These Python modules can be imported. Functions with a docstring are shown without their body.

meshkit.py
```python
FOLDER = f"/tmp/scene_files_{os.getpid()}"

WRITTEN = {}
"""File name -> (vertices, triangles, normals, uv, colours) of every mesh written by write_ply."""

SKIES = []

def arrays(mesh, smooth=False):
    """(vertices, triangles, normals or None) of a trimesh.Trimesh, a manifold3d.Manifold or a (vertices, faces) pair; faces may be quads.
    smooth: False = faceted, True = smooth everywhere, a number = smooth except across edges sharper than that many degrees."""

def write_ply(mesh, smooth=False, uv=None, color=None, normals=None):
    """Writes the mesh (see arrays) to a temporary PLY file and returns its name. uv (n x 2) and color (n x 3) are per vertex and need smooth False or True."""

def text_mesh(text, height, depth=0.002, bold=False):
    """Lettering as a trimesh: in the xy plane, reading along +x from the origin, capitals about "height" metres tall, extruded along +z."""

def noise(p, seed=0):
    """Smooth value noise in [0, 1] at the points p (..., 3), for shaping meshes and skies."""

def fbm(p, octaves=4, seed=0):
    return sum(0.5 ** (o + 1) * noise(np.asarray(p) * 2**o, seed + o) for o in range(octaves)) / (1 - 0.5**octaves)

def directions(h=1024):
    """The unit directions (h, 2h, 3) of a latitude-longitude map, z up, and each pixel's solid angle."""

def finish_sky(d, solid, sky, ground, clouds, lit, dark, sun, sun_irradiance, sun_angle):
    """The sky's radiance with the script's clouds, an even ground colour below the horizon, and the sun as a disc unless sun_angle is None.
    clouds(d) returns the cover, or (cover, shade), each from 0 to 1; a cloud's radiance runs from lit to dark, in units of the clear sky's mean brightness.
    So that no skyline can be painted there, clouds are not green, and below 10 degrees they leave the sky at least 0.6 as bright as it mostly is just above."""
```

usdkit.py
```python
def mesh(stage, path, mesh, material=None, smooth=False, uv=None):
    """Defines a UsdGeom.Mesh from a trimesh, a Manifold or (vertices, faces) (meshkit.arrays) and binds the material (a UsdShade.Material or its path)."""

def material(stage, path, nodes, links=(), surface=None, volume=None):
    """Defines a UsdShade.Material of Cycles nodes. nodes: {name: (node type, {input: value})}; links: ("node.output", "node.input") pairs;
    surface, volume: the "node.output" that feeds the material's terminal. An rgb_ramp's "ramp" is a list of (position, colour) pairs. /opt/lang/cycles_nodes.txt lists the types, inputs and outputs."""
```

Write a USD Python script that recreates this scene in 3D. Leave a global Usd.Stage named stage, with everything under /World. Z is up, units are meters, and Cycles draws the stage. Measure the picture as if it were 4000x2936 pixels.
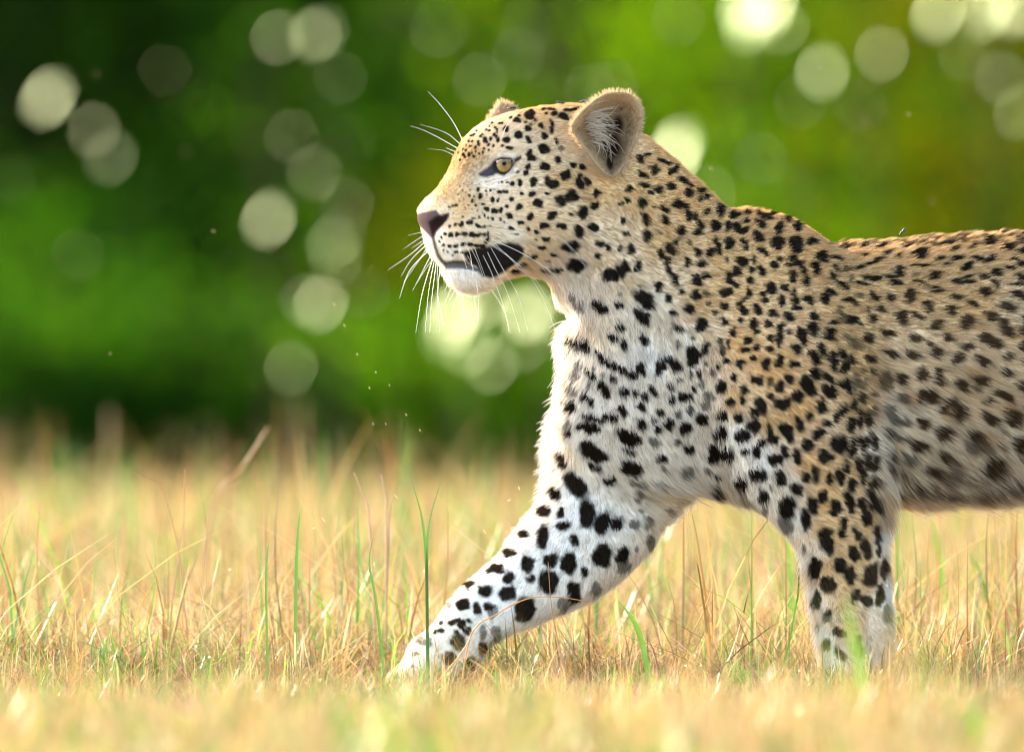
import math
import numpy as np, trimesh, usdkit, meshkit
from scipy import sparse
from scipy.sparse.linalg import spsolve
from scipy.ndimage import distance_transform_edt, gaussian_filter, map_coordinates
from scipy.spatial import cKDTree
from pxr import Usd, UsdGeom, UsdLux, UsdShade, Sdf, Gf, Vt
from PIL import Image, ImageDraw

# ------------------------------------------------------------------ camera, sky, sun, exposure
stage = Usd.Stage.CreateInMemory()
UsdGeom.Xform.Define(stage, '/World')
CAM_Y, CAM_Z = -12.0, 0.352
cam = UsdGeom.Camera.Define(stage, '/World/camera')
cam.CreateFocalLengthAttr(332.3)
cam.CreateHorizontalApertureAttr(36.0)
cam.CreateFStopAttr(3.55)
cam.CreateFocusDistanceAttr(11.90)
cam.CreateExposureAttr(2.24)
cam.CreateClippingRangeAttr((0.1, 3000.0))
cx = UsdGeom.Xformable(cam)
cx.AddTranslateOp().Set((0.0, CAM_Y, CAM_Z))
cx.AddRotateXOp().Set(90.0 + math.degrees(170 / 36923))

SUN = np.array([-0.72, 0.53, 0.44]); SUN = SUN / np.linalg.norm(SUN)
sun_el, sun_az = float(np.arcsin(SUN[2])), float(np.arctan2(SUN[0], SUN[1]))
sky = UsdLux.DomeLight.Define(stage, '/World/sky')
sky_mat = usdkit.material(stage, '/World/Looks/sky_air', {
    "s": ("sky_texture", {"sky_type": "single_scattering", "sun_disc": False, "sun_elevation": sun_el, "sun_rotation": sun_az, "aerosol_density": 1.7}),
    "b": ("background_shader", {"strength": 0.148})}, [("s.color", "b.color")], surface="b.background")
UsdShade.MaterialBindingAPI.Apply(sky.GetPrim()).Bind(sky_mat)
sun = UsdLux.DistantLight.Define(stage, '/World/sun')
sun.CreateNormalizeAttr(True); sun.CreateIntensityAttr(1.0); sun.CreateAngleAttr(0.5); sun.CreateColorAttr((1.0, 0.88, 0.70))
mt = Gf.Matrix4d(); mt.SetRotate(Gf.Rotation(Gf.Vec3d(0, 0, 1), Gf.Vec3d(*map(float, SUN))))
UsdGeom.Xformable(sun).AddTransformOp().Set(mt)

# ------------------------------------------------------------------ helpers
RNG = np.random.default_rng(11)
K = 1.30 / 4000.0          # metres per unit of the animal's drawing grid
GX, GZ = 2000.0, 2720.0    # drawing grid: x0 and the ground line

def wx(sx): return (np.asarray(sx, float) - GX) * K
def wz(sy): return (GZ - np.asarray(sy, float)) * K

taken = {}
def fresh(parent, name):
    n = taken.get((parent, name), 0); taken[(parent, name)] = n + 1
    return f"{parent}/{name}" if n == 0 else f"{parent}/{name}_{n:03d}"

def tag(prim, label=None, cat=None, group=None, kind=None):
    for k, v in (('label', label), ('category', cat), ('group', group), ('kind', kind)):
        if v: prim.SetCustomDataByKey(k, v)
    return prim

def thing(name, label=None, cat=None, loc=(0, 0, 0), group=None, kind=None):
    x = UsdGeom.Xform.Define(stage, fresh('/World', name)); x.AddTranslateOp().Set(tuple(map(float, loc)))
    return tag(x.GetPrim(), label, cat, group, kind)

def path_of(p): return '/World' if p is None else str(p.GetPath())

def obj(name, mesh, mat, parent=None, smooth=False, color=None):
    m = usdkit.mesh(stage, fresh(path_of(parent), name), mesh, mat, smooth=smooth)
    if color is not None:
        UsdGeom.PrimvarsAPI(m).CreatePrimvar('fcol', Sdf.ValueTypeNames.Color3fArray, 'vertex').Set(Vt.Vec3fArray.FromNumpy(np.asarray(color, np.float32)))
    return m.GetPrim()

def curves(name, pts, widths, mat, parent=None, color=None):
    """pts (n, k, 3), widths (n, k) or (k,), colour (n, 3)."""
    n, k = pts.shape[:2]
    c = UsdGeom.BasisCurves.Define(stage, fresh(path_of(parent), name))
    c.CreateTypeAttr('linear'); c.CreatePointsAttr(Vt.Vec3fArray.FromNumpy(np.ascontiguousarray(pts.reshape(-1, 3), np.float32)))
    c.CreateCurveVertexCountsAttr(Vt.IntArray.FromNumpy(np.full(n, k, np.int32)))
    c.CreateWidthsAttr(Vt.FloatArray.FromNumpy(np.ascontiguousarray(np.broadcast_to(widths, (n, k)).reshape(-1), np.float32))); c.SetWidthsInterpolation('vertex')
    if color is not None:
        UsdGeom.PrimvarsAPI(c).CreatePrimvar('fcol', Sdf.ValueTypeNames.Color3fArray, 'uniform').Set(Vt.Vec3fArray.FromNumpy(np.asarray(color, np.float32)))
    UsdShade.MaterialBindingAPI.Apply(c.GetPrim()).Bind(mat)
    return c.GetPrim()

def look(name, nodes, links, surface): return usdkit.material(stage, f'/World/Looks/{name}', nodes, links, surface=surface)

def strand_look(name, mix=0.35, gloss=0.0, rough=0.45, tint=None):
    nodes = {"a": ("attribute", {"attribute": "fcol"}), "d": ("diffuse_bsdf", {}), "t": ("translucent_bsdf", {}), "m": ("mix_closure", {"fac": mix})}
    links = [("a.color", "d.color"), ("d.BSDF", "m.closure1"), ("t.BSDF", "m.closure2")]
    if tint is not None:
        nodes["x"] = ("mix_color", {"blend_type": "multiply", "fac": 1.0, "b": tint}); links += [("a.color", "x.a"), ("x.result", "t.color")]
    else:
        links += [("a.color", "t.color")]
    if gloss > 0:
        nodes["g"] = ("glossy_bsdf", {"roughness": rough, "color": (1, 1, 1)}); nodes["f"] = ("mix_closure", {"fac": gloss})
        links += [("m.closure", "f.closure1"), ("g.BSDF", "f.closure2")]
        return look(name, nodes, links, "f.closure")
    return look(name, nodes, links, "m.closure")

def plain(name, color, rough=0.6, spec=0.5, coat=0.0):
    return look(name, {"p": ("principled_bsdf", {"base_color": color, "roughness": rough, "specular_ior_level": spec, "coat_weight": coat})}, [], "p.BSDF")

def catmull(p, per=8, closed=False):
    p = np.asarray(p, float); n = len(p)
    idx = np.arange(n if closed else n - 1)
    g = (lambda i: p[i % n]) if closed else (lambda i: p[np.clip(i, 0, n - 1)])
    t = (np.arange(per) / per)[None, :, None]
    a, b, c, d = (g(idx + k)[:, None] for k in (-1, 0, 1, 2))
    q = 0.5 * (2 * b + (c - a) * t + (2 * a - 5 * b + 4 * c - d) * t**2 + (3 * b - a - 3 * c + d) * t**3)
    q = q.reshape(-1, p.shape[1])
    return q if closed else np.vstack([q, p[-1:]])

def tube_mesh(pts, radii, sides=6):
    p = np.asarray(pts, float); t = np.gradient(p, axis=0); t /= np.linalg.norm(t, axis=1)[:, None] + 1e-12
    a = np.cross(t, [0.31, 0.17, 0.93]); a /= np.linalg.norm(a, axis=1)[:, None] + 1e-12; b = np.cross(t, a)
    an = np.arange(sides) * 2 * np.pi / sides; rad = np.broadcast_to(radii, (len(p),))
    v = (p[:, None] + rad[:, None, None] * (np.cos(an)[None, :, None] * a[:, None] + np.sin(an)[None, :, None] * b[:, None])).reshape(-1, 3)
    i, j = np.meshgrid(np.arange(len(p) - 1), np.arange(sides), indexing='ij')
    q = np.stack([i * sides + j, i * sides + (j + 1) % sides, (i + 1) * sides + (j + 1) % sides, (i + 1) * sides + j], -1).reshape(-1, 4)
    caps = [[0, k + 1, k] for k in range(1, sides - 1)] + [[len(v) - sides, len(v) - sides + k, len(v) - sides + k + 1] for k in range(1, sides - 1)]
    return v, np.vstack([q[:, [0, 1, 2]], q[:, [0, 2, 3]], caps])

# ------------------------------------------------------------------ ground
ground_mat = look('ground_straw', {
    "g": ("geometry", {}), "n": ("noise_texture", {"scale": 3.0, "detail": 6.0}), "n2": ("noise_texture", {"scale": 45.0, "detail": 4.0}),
    "r": ("rgb_ramp", {"ramp": [(.3, (.075, .048, .022)), (.55, (.16, .10, .045)), (.75, (.10, .11, .028))]}), "r2": ("rgb_ramp", {"ramp": [(.3, (.6, .6, .6)), (.7, (1.1, 1.1, 1.1))]}),  # soil tone, with shade under the grass put into the colour
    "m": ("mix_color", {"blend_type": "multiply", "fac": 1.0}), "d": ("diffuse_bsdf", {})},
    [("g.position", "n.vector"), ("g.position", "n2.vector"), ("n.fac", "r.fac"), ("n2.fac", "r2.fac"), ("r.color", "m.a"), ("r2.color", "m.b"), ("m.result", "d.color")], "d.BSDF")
def ground_z(x, y):
    p = np.stack([np.asarray(x) * .9, np.asarray(y) * .9, 0 * np.asarray(x)], -1); return (meshkit.fbm(p, 3, 9) - .5) * .05 * np.clip(1 - np.abs(np.asarray(y)) / 60, 0, 1)
gx = np.concatenate([[-1500, -500, -150, -60, -25], np.arange(-12, 12.01, .25), [25, 60, 150, 500, 1500]]); gy = np.concatenate([[-500, -100, -40, -16], np.arange(-13, 34, .25), [40, 50, 60, 90, 150, 500, 1500, 2500]])
GXm, GYm = np.meshgrid(gx, gy); gv = np.stack([GXm, GYm, ground_z(GXm, GYm)], -1).reshape(-1, 3); nxg = len(gx)
i, j = np.meshgrid(np.arange(len(gy) - 1), np.arange(nxg - 1), indexing='ij')
gf = np.stack([i * nxg + j, i * nxg + j + 1, (i + 1) * nxg + j + 1, (i + 1) * nxg + j], -1).reshape(-1, 4)
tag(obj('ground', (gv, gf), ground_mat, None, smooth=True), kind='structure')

# ------------------------------------------------------------------ trees and shrubs behind the grass
bark = look('bark', {"g": ("geometry", {}), "n": ("noise_texture", {"scale": 14.0, "detail": 5.0}), "r": ("rgb_ramp", {"ramp": [(.3, (.025, .018, .011)), (.7, (.07, .05, .032))]}), "d": ("diffuse_bsdf", {})}, [("g.position", "n.vector"), ("n.fac", "r.fac"), ("r.color", "d.color")], "d.BSDF")
def leaf_look(name, trans, gloss, rough, sheen=(1, 1, 1)):
    return look(name, {"a": ("attribute", {"attribute": "fcol"}), "x": ("mix_color", {"blend_type": "multiply", "fac": 1.0, "b": trans}), "d": ("diffuse_bsdf", {}), "t": ("translucent_bsdf", {}), "m": ("add_closure", {}), "g": ("glossy_bsdf", {"roughness": rough, "color": sheen}), "f": ("mix_closure", {"fac": gloss})},
                [("a.color", "d.color"), ("a.color", "x.a"), ("x.result", "t.color"), ("d.BSDF", "m.closure1"), ("t.BSDF", "m.closure2"), ("m.closure", "f.closure1"), ("g.BSDF", "f.closure2")], "f.closure")
leaf_mat = leaf_look('leaf', (2.2, 2.2, .5), .0025, .45)
glint_leaf = leaf_look('glint_leaf', (1.5, 1.5, .8), .021, .28, (.95, 1.0, .72))
GREENS = {'deep': (.003, .0095, .0007), 'mid': (.0098, .033, .0005), 'lime': (.030, .066, .0005), 'gold': (.066, .076, .0015)}

def leaf_quads(P, N, up, size, fold=1.0):
    """One folded leaf of four triangles at each point, facing N, its long axis near UP."""
    a = up - N * (up * N).sum(1)[:, None]; a /= np.linalg.norm(a, axis=1)[:, None] + 1e-9; b = np.cross(N, a); s = size[:, None]
    v = np.stack([P - a * s * .5, P + b * s * .27 - N * s * .05 * fold, P + a * s * .5 - N * s * .08 * fold, P - b * s * .27 - N * s * .05 * fold, P + N * s * .04 * fold], 1).reshape(-1, 3)
    k = np.arange(len(P))[:, None] * 5
    return v, np.concatenate([k + np.array(t) for t in ([0, 1, 4], [1, 2, 4], [2, 3, 4], [3, 0, 4])])

TS = 1.7    # the wood stands well back
def tree(name, label, x, y, rx, ry, h, n, kind, size=.075, base=.1, trunk=.05, seed=0, mats=leaf_mat, group=None):
    x, y, rx, ry, h, size, base, trunk = x * TS, (y + 12) * TS - 12, rx * TS, ry * TS, h * TS, size * TS, base * TS, trunk * TS
    r = np.random.default_rng(100 + seed); t = thing(name, label, 'tree' if 'tree' in name else 'shrub', (x, y, 0), group)
    nb = max(5, int(h * 1.8)); tops = []; segs = []
    zt = np.linspace(0, h * .8, 6); spine = np.stack([np.cumsum(r.normal(0, .08, 6)), np.cumsum(r.normal(0, .08, 6)), zt], 1); spine[0, :2] = 0
    def branch(p0, p1, r0, r1):
        q = np.linspace(0, 1, 4)[:, None]; p = p0 + (p1 - p0) * q; p[1:3] += r.normal(0, .06, (2, 3)); return tube_mesh(p, np.linspace(r0, r1, 4), 6)
    segs.append(tube_mesh(spine, np.linspace(trunk, trunk * .25, 6), 8))
    limbs = []
    for k in range(nb):
        z = base + (h * .8 - base) * (k + r.random()) / nb; p0 = np.array([np.interp(z * .8, zt, spine[:, m]) for m in range(3)]); a = r.uniform(0, 6.28)
        w = math.sin(math.pi * min(.97, max(.25, z / h))) ** .6
        p1 = np.array([math.cos(a) * rx * w * r.uniform(.5, 1), math.sin(a) * ry * w * r.uniform(.5, 1), z + r.uniform(.05, .4)]); limbs.append(branch(p0, p1, trunk * .4, trunk * .1)); tops.append(p1)
    obj('trunk', segs[0], bark, t, smooth=True)
    for m in limbs: obj('limb', m, bark, t, smooth=True)
    nc = n // 34; u = r.normal(size=(nc, 3)); u /= np.linalg.norm(u, axis=1)[:, None]; u *= r.uniform(.35, 1, (nc, 1)) ** .5
    cc = np.stack([u[:, 0] * rx, u[:, 1] * ry, base + (u[:, 2] * .5 + .5) * (h - base)], 1)
    cc[: len(tops)] = tops[: nc]
    tone = np.clip(r.normal(1, .28, nc), .45, 1.7); ci = r.integers(0, nc, n)
    P = cc[ci] + r.normal(0, 1, (n, 3)) * TS * np.array([.15, .15, .12]) * (.6 + .5 * r.random((nc, 1)))[ci]
    P[:, 2] = np.where(P[:, 2] < .04, r.uniform(.02, .3, n), P[:, 2])
    N = r.normal(size=(n, 3)) + np.array([0, 0, .5]); N /= np.linalg.norm(N, axis=1)[:, None]; up = r.normal(size=(n, 3)) + np.array([0, 0, -.6])
    v, f = leaf_quads(P, N, up, size * r.uniform(.6, 1.3, n))
    c = np.array(GREENS[kind]) * (tone[ci] * r.uniform(.75, 1.25, n))[:, None]; c[:, 0] *= r.uniform(.7, 1.5, n)
    obj('crown', (v, f), mats, t, color=np.repeat(np.clip(c, .002, .5), 5, 0))
    return t
TREES = [  # x, y, rx, ry, height, leaves, kind, leaf size
 ('broad_tree', 'dark broad-leaved tree closing the left edge of the green backdrop', -2.05, 20.0, .95, .9, 3.4, 9000, 'deep', .09),
 ('leafy_shrub', 'low mid-green shrub at the foot of the dark tree, lower left', -1.45, 18.4, .42, .4, .95, 2200, 'mid', .07),
 ('leafy_shrub', 'tall saturated green shrub left of the leopard\'s nose, right of the dark tree', -.98, 19.6, .55, .5, 2.7, 4200, 'mid', .08),
 ('leafy_shrub', 'yellow-green shrub behind the leopard\'s muzzle and whiskers', -.38, 20.2, .50, .45, 2.9, 3600, 'lime', .075),
 ('broad_tree', 'dark green tree showing above the leopard\'s forehead', .22, 22.5, .60, .6, 3.8, 6000, 'deep', .085),
 ('leafy_shrub', 'low golden-green shrub seen under the leopard\'s chin and before its chest', -.05, 18.6, .52, .4, 1.05, 2000, 'gold', .07),
 ('leafy_shrub', 'bright lime shrub behind the nape of the leopard\'s neck', .95, 20.4, .60, .5, 2.5, 3800, 'lime', .075),
 ('leafy_shrub', 'golden-green shrub above the leopard\'s back at the right edge', 1.72, 20.0, .62, .5, 2.2, 3600, 'gold', .075),
 ('broad_tree', 'mid-green tree standing deep behind the shrubs at upper right', 1.45, 24.5, 1.0, .9, 4.2, 6500, 'mid', .09),
 ('broad_tree', 'very dark tree deep behind the shrubs at upper left', -1.35, 25.0, 1.1, 1.0, 4.5, 9000, 'deep', .10),
 ('broad_tree', 'green tree deep behind the yellow-green shrub, above the muzzle', -.25, 26.5, 1.0, .9, 4.2, 7000, 'mid', .09),
 ('broad_tree', 'large dark tree outside the left edge of the view', -4.0, 21.5, 1.4, 1.2, 4.2, 9000, 'deep', .10),
 ('broad_tree', 'large lime-green tree outside the right edge of the view', 3.3, 21.0, 1.2, 1.1, 3.6, 7000, 'lime', .09),
 ('low_shrub', 'low green undergrowth at the far left foot of the wood', -1.75, 17.4, .62, .4, .52, 3200, 'mid', .07),
 ('low_shrub', 'low green undergrowth behind the tallest straw stalks at left', -.95, 17.6, .60, .4, .50, 3200, 'mid', .07),
 ('low_shrub', 'low green undergrowth below the leopard\'s muzzle, left of its chest', -.25, 17.5, .55, .4, .45, 2200, 'lime', .07),
 ('low_shrub', 'low undergrowth hidden mostly behind the leopard\'s chest and legs', .5, 17.6, .6, .4, .55, 2600, 'lime', .07),
 ('low_shrub', 'low undergrowth seen under the leopard\'s belly at right', 1.35, 17.5, .65, .4, .55, 3000, 'lime', .07),
 ('broad_tree', 'far dark tree filling the gap at the left of the backdrop', -2.9, 31.0, 2.0, 1.2, 5.5, 14000, 'deep', .16),
 ('broad_tree', 'far mid-green tree filling the gap behind the leopard\'s muzzle', -.9, 32.0, 1.8, 1.2, 5.0, 14000, 'mid', .16),
 ('broad_tree', 'far green tree filling the gap behind the leopard\'s ears', 1.0, 31.5, 1.8, 1.2, 5.0, 14000, 'mid', .16),
 ('broad_tree', 'far lime-green tree filling the gap above the leopard\'s back', 2.7, 31.0, 1.8, 1.2, 4.6, 14000, 'lime', .16),
]
for q, (nm, lab, x, y, rx, ry, h, n, kind, sz) in enumerate(TREES):
    tree(nm, lab, x, y, rx, ry, h, n, kind, sz, trunk=.09 if nm == 'broad_tree' else .03, seed=q, base=.02 if nm == 'low_shrub' else .12)

# added saplings in front: leaves turned to mirror the sun, making the bright discs
FD = 36923 / 4000 * 2251            # pixels of the study sheet per unit slope
def spot_at(px, py, y):             # where a point of the study sheet stands at depth y
    d = y - CAM_Y; return np.array([(px - 1125.5) / FD * d, y, CAM_Z + (921.6 - py) / FD * d])
ADDED_SAPLINGS = [
 ('added stem with pale leaves turned to glint before the dark tree at far left', 14.2, -1.72, [(105, 215, 1.05), (205, 285, .62), (243, 345, .72), (360, 155, .35), (172, 560, .35), (20, 390, .3)]),
 ('sapling with a column of glinting leaves left of the leopard\'s muzzle', 14.6, -.66, [(610, 82, .6), (690, 78, .75), (708, 70, .8), (750, 165, .55), (640, 300, .45), (690, 380, .6), (762, 450, .45), (590, 482, .85)]),
 ('added stem with large leaves turned to glint, low left of the whiskers', 13.8, -.52, [(735, 538, 1.15), (742, 565, .8), (704, 668, .8), (672, 660, .45), (800, 640, .4), (640, 808, .6), (770, 310, .35)]),
 ('low glossy sapling whose bright leaves show under the leopard\'s chin', 13.2, -.12, [(1000, 690, 1.25), (1035, 755, 1.1), (985, 730, 1.0), (1160, 690, 1.1), (1150, 760, .6), (1080, 805, .6), (1060, 660, .8), (1215, 700, .6)]),
 ('slim sapling with dim leaves above the leopard\'s forehead', 14.4, .10, [(1055, 175, .55), (1140, 120, .42), (1300, 200, .5), (1345, 190, .4), (1155, 60, .35), (1210, 150, .3)]),
 ('added stem with the brightest sun-mirroring leaves, standing behind the near ear', 14.0, .62, [(1655, 40, 1.3), (1668, 62, 1.0), (1640, 15, 1.3), (1690, 15, 1.2), (1484, 335, 1.25), (1498, 310, .7), (1490, 42, .45), (1560, 420, .5), (1720, 60, .6)]),
 ('added stem with blue-green leaves turned to glint at upper right', 14.5, 1.02, [(1807, 158, .9), (1938, 118, .65), (1672, 350, .4), (1760, 225, .35), (1890, 230, .35)]),
 ('added stem with cream leaves turned to glint in the upper right corner', 13.6, 1.32, [(2062, 28, .95), (2180, 8, 1.3), (2150, 40, .8), (2230, 20, 1.0), (2243, 248, .75), (2200, 170, .5), (2120, 120, .4)]),
]
for q, (lab, y, x0, leaves) in enumerate(ADDED_SAPLINGS):
    r = np.random.default_rng(300 + q); y = (y + 12) * TS - 12; x0 *= TS; t = thing('added_sapling', lab, 'added_sapling', (x0, y, 0)); P = np.array([spot_at(a, b, y + r.uniform(-.5, .5)) for a, b, _ in leaves]); S = np.array([s for *_, s in leaves])
    top = P[:, 2].max() + .4; zz = np.linspace(0, top, 7); st = np.stack([r.normal(0, .02, 7).cumsum(), r.normal(0, .02, 7).cumsum(), zz], 1); st[0, :2] = 0
    obj('stem', tube_mesh(st, np.linspace(.016, .006, 7), 6), bark, t, smooth=True)
    L = P - np.array([x0, y, 0])
    for p, s in zip(L, S):
        z = max(.1, p[2] - .4); b = np.array([np.interp(z, zz, st[:, m]) for m in range(3)]); qv = np.linspace(0, 1, 4)[:, None]; tw = b + (p - b) * qv; tw[1:3, 2] += .05
        obj('twig', tube_mesh(tw, [.004, .003, .0025, .0015], 5), bark, t)
        vdir = np.array([0, CAM_Y, CAM_Z]) - (p + [x0, y, 0]); vdir /= np.linalg.norm(vdir); hv = SUN + vdir; hv /= np.linalg.norm(hv)
        nn = hv + r.normal(0, .03, 3); nn /= np.linalg.norm(nn)
        v, f = leaf_quads(p[None], nn[None], np.array([[r.normal(0, .5), 0, -1.0]]), np.array([.078 * TS * s ** 1.4]), 0.0)
        obj('leaf', (v, f), glint_leaf, t, color=np.tile(np.array([.07, .13, .04]) * (1 + .8 * s), (5, 1)))  # leaf colour and size follow the wanted brightness of the disc
    m = 60; pr = r.uniform(.2, 1, m); z = pr * top; P2 = np.stack([np.interp(z, zz, st[:, 0]) + r.normal(0, .2, m), r.normal(0, .25, m), z], 1); N2 = r.normal(size=(m, 3)); N2 /= np.linalg.norm(N2, axis=1)[:, None]
    v, f = leaf_quads(P2, N2, r.normal(size=(m, 3)) - [0, 0, 1], r.uniform(.06, .11, m)); obj('crown', (v, f), leaf_mat, t, color=np.tile(GREENS['mid'], (5 * m, 1)))
# ------------------------------------------------------------------ leopard: outlines (drawing grid) and solid
def H(*pts): return [(1450 + x / 1.6517, 300 + y / 1.6517) for x, y in pts]   # points read on the head's detail sheet

OUT_BODY = H((292, 900), (300, 850), (332, 797), (402, 737), (452, 672), (500, 602), (530, 525), (562, 455), (602, 395), (662, 335), (735, 287), (860, 240), (960, 215), (1100, 190), (1250, 178), (1390, 185), (1560, 245), (1700, 340)) + [
    (2540, 548), (2603, 603), (2654, 644), (2709, 695), (2763, 742), (2799, 778), (2838, 815), (2872, 820), (2927, 818), (2999, 830), (3072, 852), (3126, 878), (3188, 918), (3240, 955),
    (3309, 952), (3418, 948), (3527, 940), (3636, 926), (3745, 921), (3854, 916), (3981, 910), (4300, 897), (4700, 880), (5100, 880), (5400, 930), (5600, 1050), (5680, 1250), (5640, 1500), (5450, 1700), (5150, 1790),
    (4800, 1820), (4400, 1865), (4000, 1895), (3894, 1915), (3732, 1935), (3570, 1940), (3457, 1935), (3300, 1960), (3120, 1990), (2991, 1985), (2936, 1955), (2863, 1935), (2791, 1918), (2700, 1908), (2560, 1900), (2400, 1860), (2260, 1790), (2190, 1700),
    (2182, 1626), (2192, 1572), (2203, 1518), (2208, 1463), (2210, 1409), (2208, 1361), (2215, 1318), (2226, 1274), (2244, 1242), (2236, 1216), (2187, 1168)] + H(
    (1150, 1312), (1080, 1277), (980, 1265), (900, 1283), (830, 1316), (760, 1358), (690, 1387), (620, 1392), (560, 1377), (512, 1345), (480, 1308), (462, 1262), (448, 1222), (405, 1180), (372, 1120), (356, 1080), (344, 1040), (324, 985), (298, 940))
OUT_NEAR = [(2930, 1010), (3060, 965), (3180, 1000), (3300, 1140), (3385, 1400), (3435, 1650), (3452, 1850), (3442, 2000), (3440, 2063), (3446, 2118), (3452, 2190), (3460, 2297), (3465, 2375), (3467, 2434), (3470, 2500), (3460, 2560), (3425, 2620), (3400, 2690), (3370, 2738), (3300, 2752), (3170, 2752),
    (3125, 2735), (3135, 2690), (3180, 2650), (3196, 2600), (3195, 2552), (3191, 2493), (3180, 2434), (3168, 2375), (3160, 2320), (3154, 2269), (3140, 2198), (3115, 2140), (3075, 2085), (2990, 1990), (2880, 1850), (2790, 1650), (2750, 1400), (2790, 1150)]
OUT_FAR = [(2300, 1480), (2500, 1500), (2680, 1640), (2715, 1800), (2688, 1927), (2668, 1963), (2636, 2007), (2594, 2052), (2550, 2114), (2517, 2168), (2475, 2213), (2409, 2267), (2342, 2316), (2275, 2356), (2209, 2382), (2142, 2409), (2075, 2440), (2010, 2466), (1944, 2500), (1905, 2535), (1878, 2580), (1845, 2630), (1790, 2662), (1710, 2684), (1630, 2686), (1582, 2664), (1566, 2620), (1574, 2575),
    (1588, 2540), (1604, 2508), (1632, 2482), (1672, 2455), (1712, 2415), (1738, 2370), (1778, 2325), (1832, 2272), (1894, 2218), (1948, 2170), (1984, 2130), (2004, 2100), (2040, 2057), (2077, 2013), (2113, 1973), (2135, 1937), (2150, 1890), (2157, 1836), (2154, 1782), (2161, 1727), (2166, 1673), (2180, 1615), (2220, 1540)]

GS = 8.0                                     # cell of the flat maps
MX0, MX1, MY0, MY1 = 1440, 5760, 330, 2800
NXM, NYM = int((MX1 - MX0) / GS) + 1, int((MY1 - MY0) / GS) + 1

def mask_of(poly, closed_smooth=True):
    q = catmull(poly, 6, True) if closed_smooth else np.asarray(poly, float)
    im = Image.new('L', (NXM * 4, NYM * 4)); ImageDraw.Draw(im).polygon([((x - MX0) / GS * 4 + 2, (y - MY0) / GS * 4 + 2) for x, y in q], fill=255)
    return np.asarray(im, float).reshape(NYM, 4, NXM, 4).mean((1, 3)) / 255.0

def inflate(poly, out_slope):
    """Twice the solution of a membrane under even pressure inside the outline: its root is the half depth of a body of round sections. Negative outside."""
    cov = mask_of(poly); m = cov > 0.5
    idx = -np.ones(m.shape, int); idx[m] = np.arange(m.sum()); n = m.sum()
    jj, ii = np.nonzero(m); rows, cols, vals, diag = [], [], [], np.zeros(n)
    for dj, di in ((0, 1), (0, -1), (1, 0), (-1, 0)):
        nb = idx[jj + dj, ii + di]; ok = nb >= 0
        rows.append(idx[jj[ok], ii[ok]]); cols.append(nb[ok]); vals.append(-np.ones(ok.sum()))
        diag += np.where(ok, 1.0, 2.0)        # the outline lies half a cell out
    A = sparse.csr_matrix((np.concatenate(vals + [diag]), (np.concatenate(rows + [np.arange(n)]), np.concatenate(cols + [np.arange(n)]))), shape=(n, n))
    h = GS * K
    u = np.zeros(m.shape); u[m] = spsolve(A.tocsc(), np.full(n, h * h)); u *= 2
    out = distance_transform_edt(~m) - 0.5
    u[~m] = -out_slope * out[~m] * h
    return gaussian_filter(u, 0.7)

def field(points, power=3.0, gx=None, gy=None):
    """Values given at scattered points (x, y, values...), spread over the flat map."""
    p = np.asarray(points, float)
    gx = np.arange(NXM) * GS + MX0 if gx is None else gx; gy = np.arange(NYM) * GS + MY0 if gy is None else gy
    num, den = 0, 0
    for row in p:
        w = ((gx[None, :] - row[0]) ** 2 + (gy[:, None] - row[1]) ** 2 + 900.0) ** (-power / 2)
        num = num + w[..., None] * row[2:]; den = den + w
    return num / den[..., None]

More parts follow.
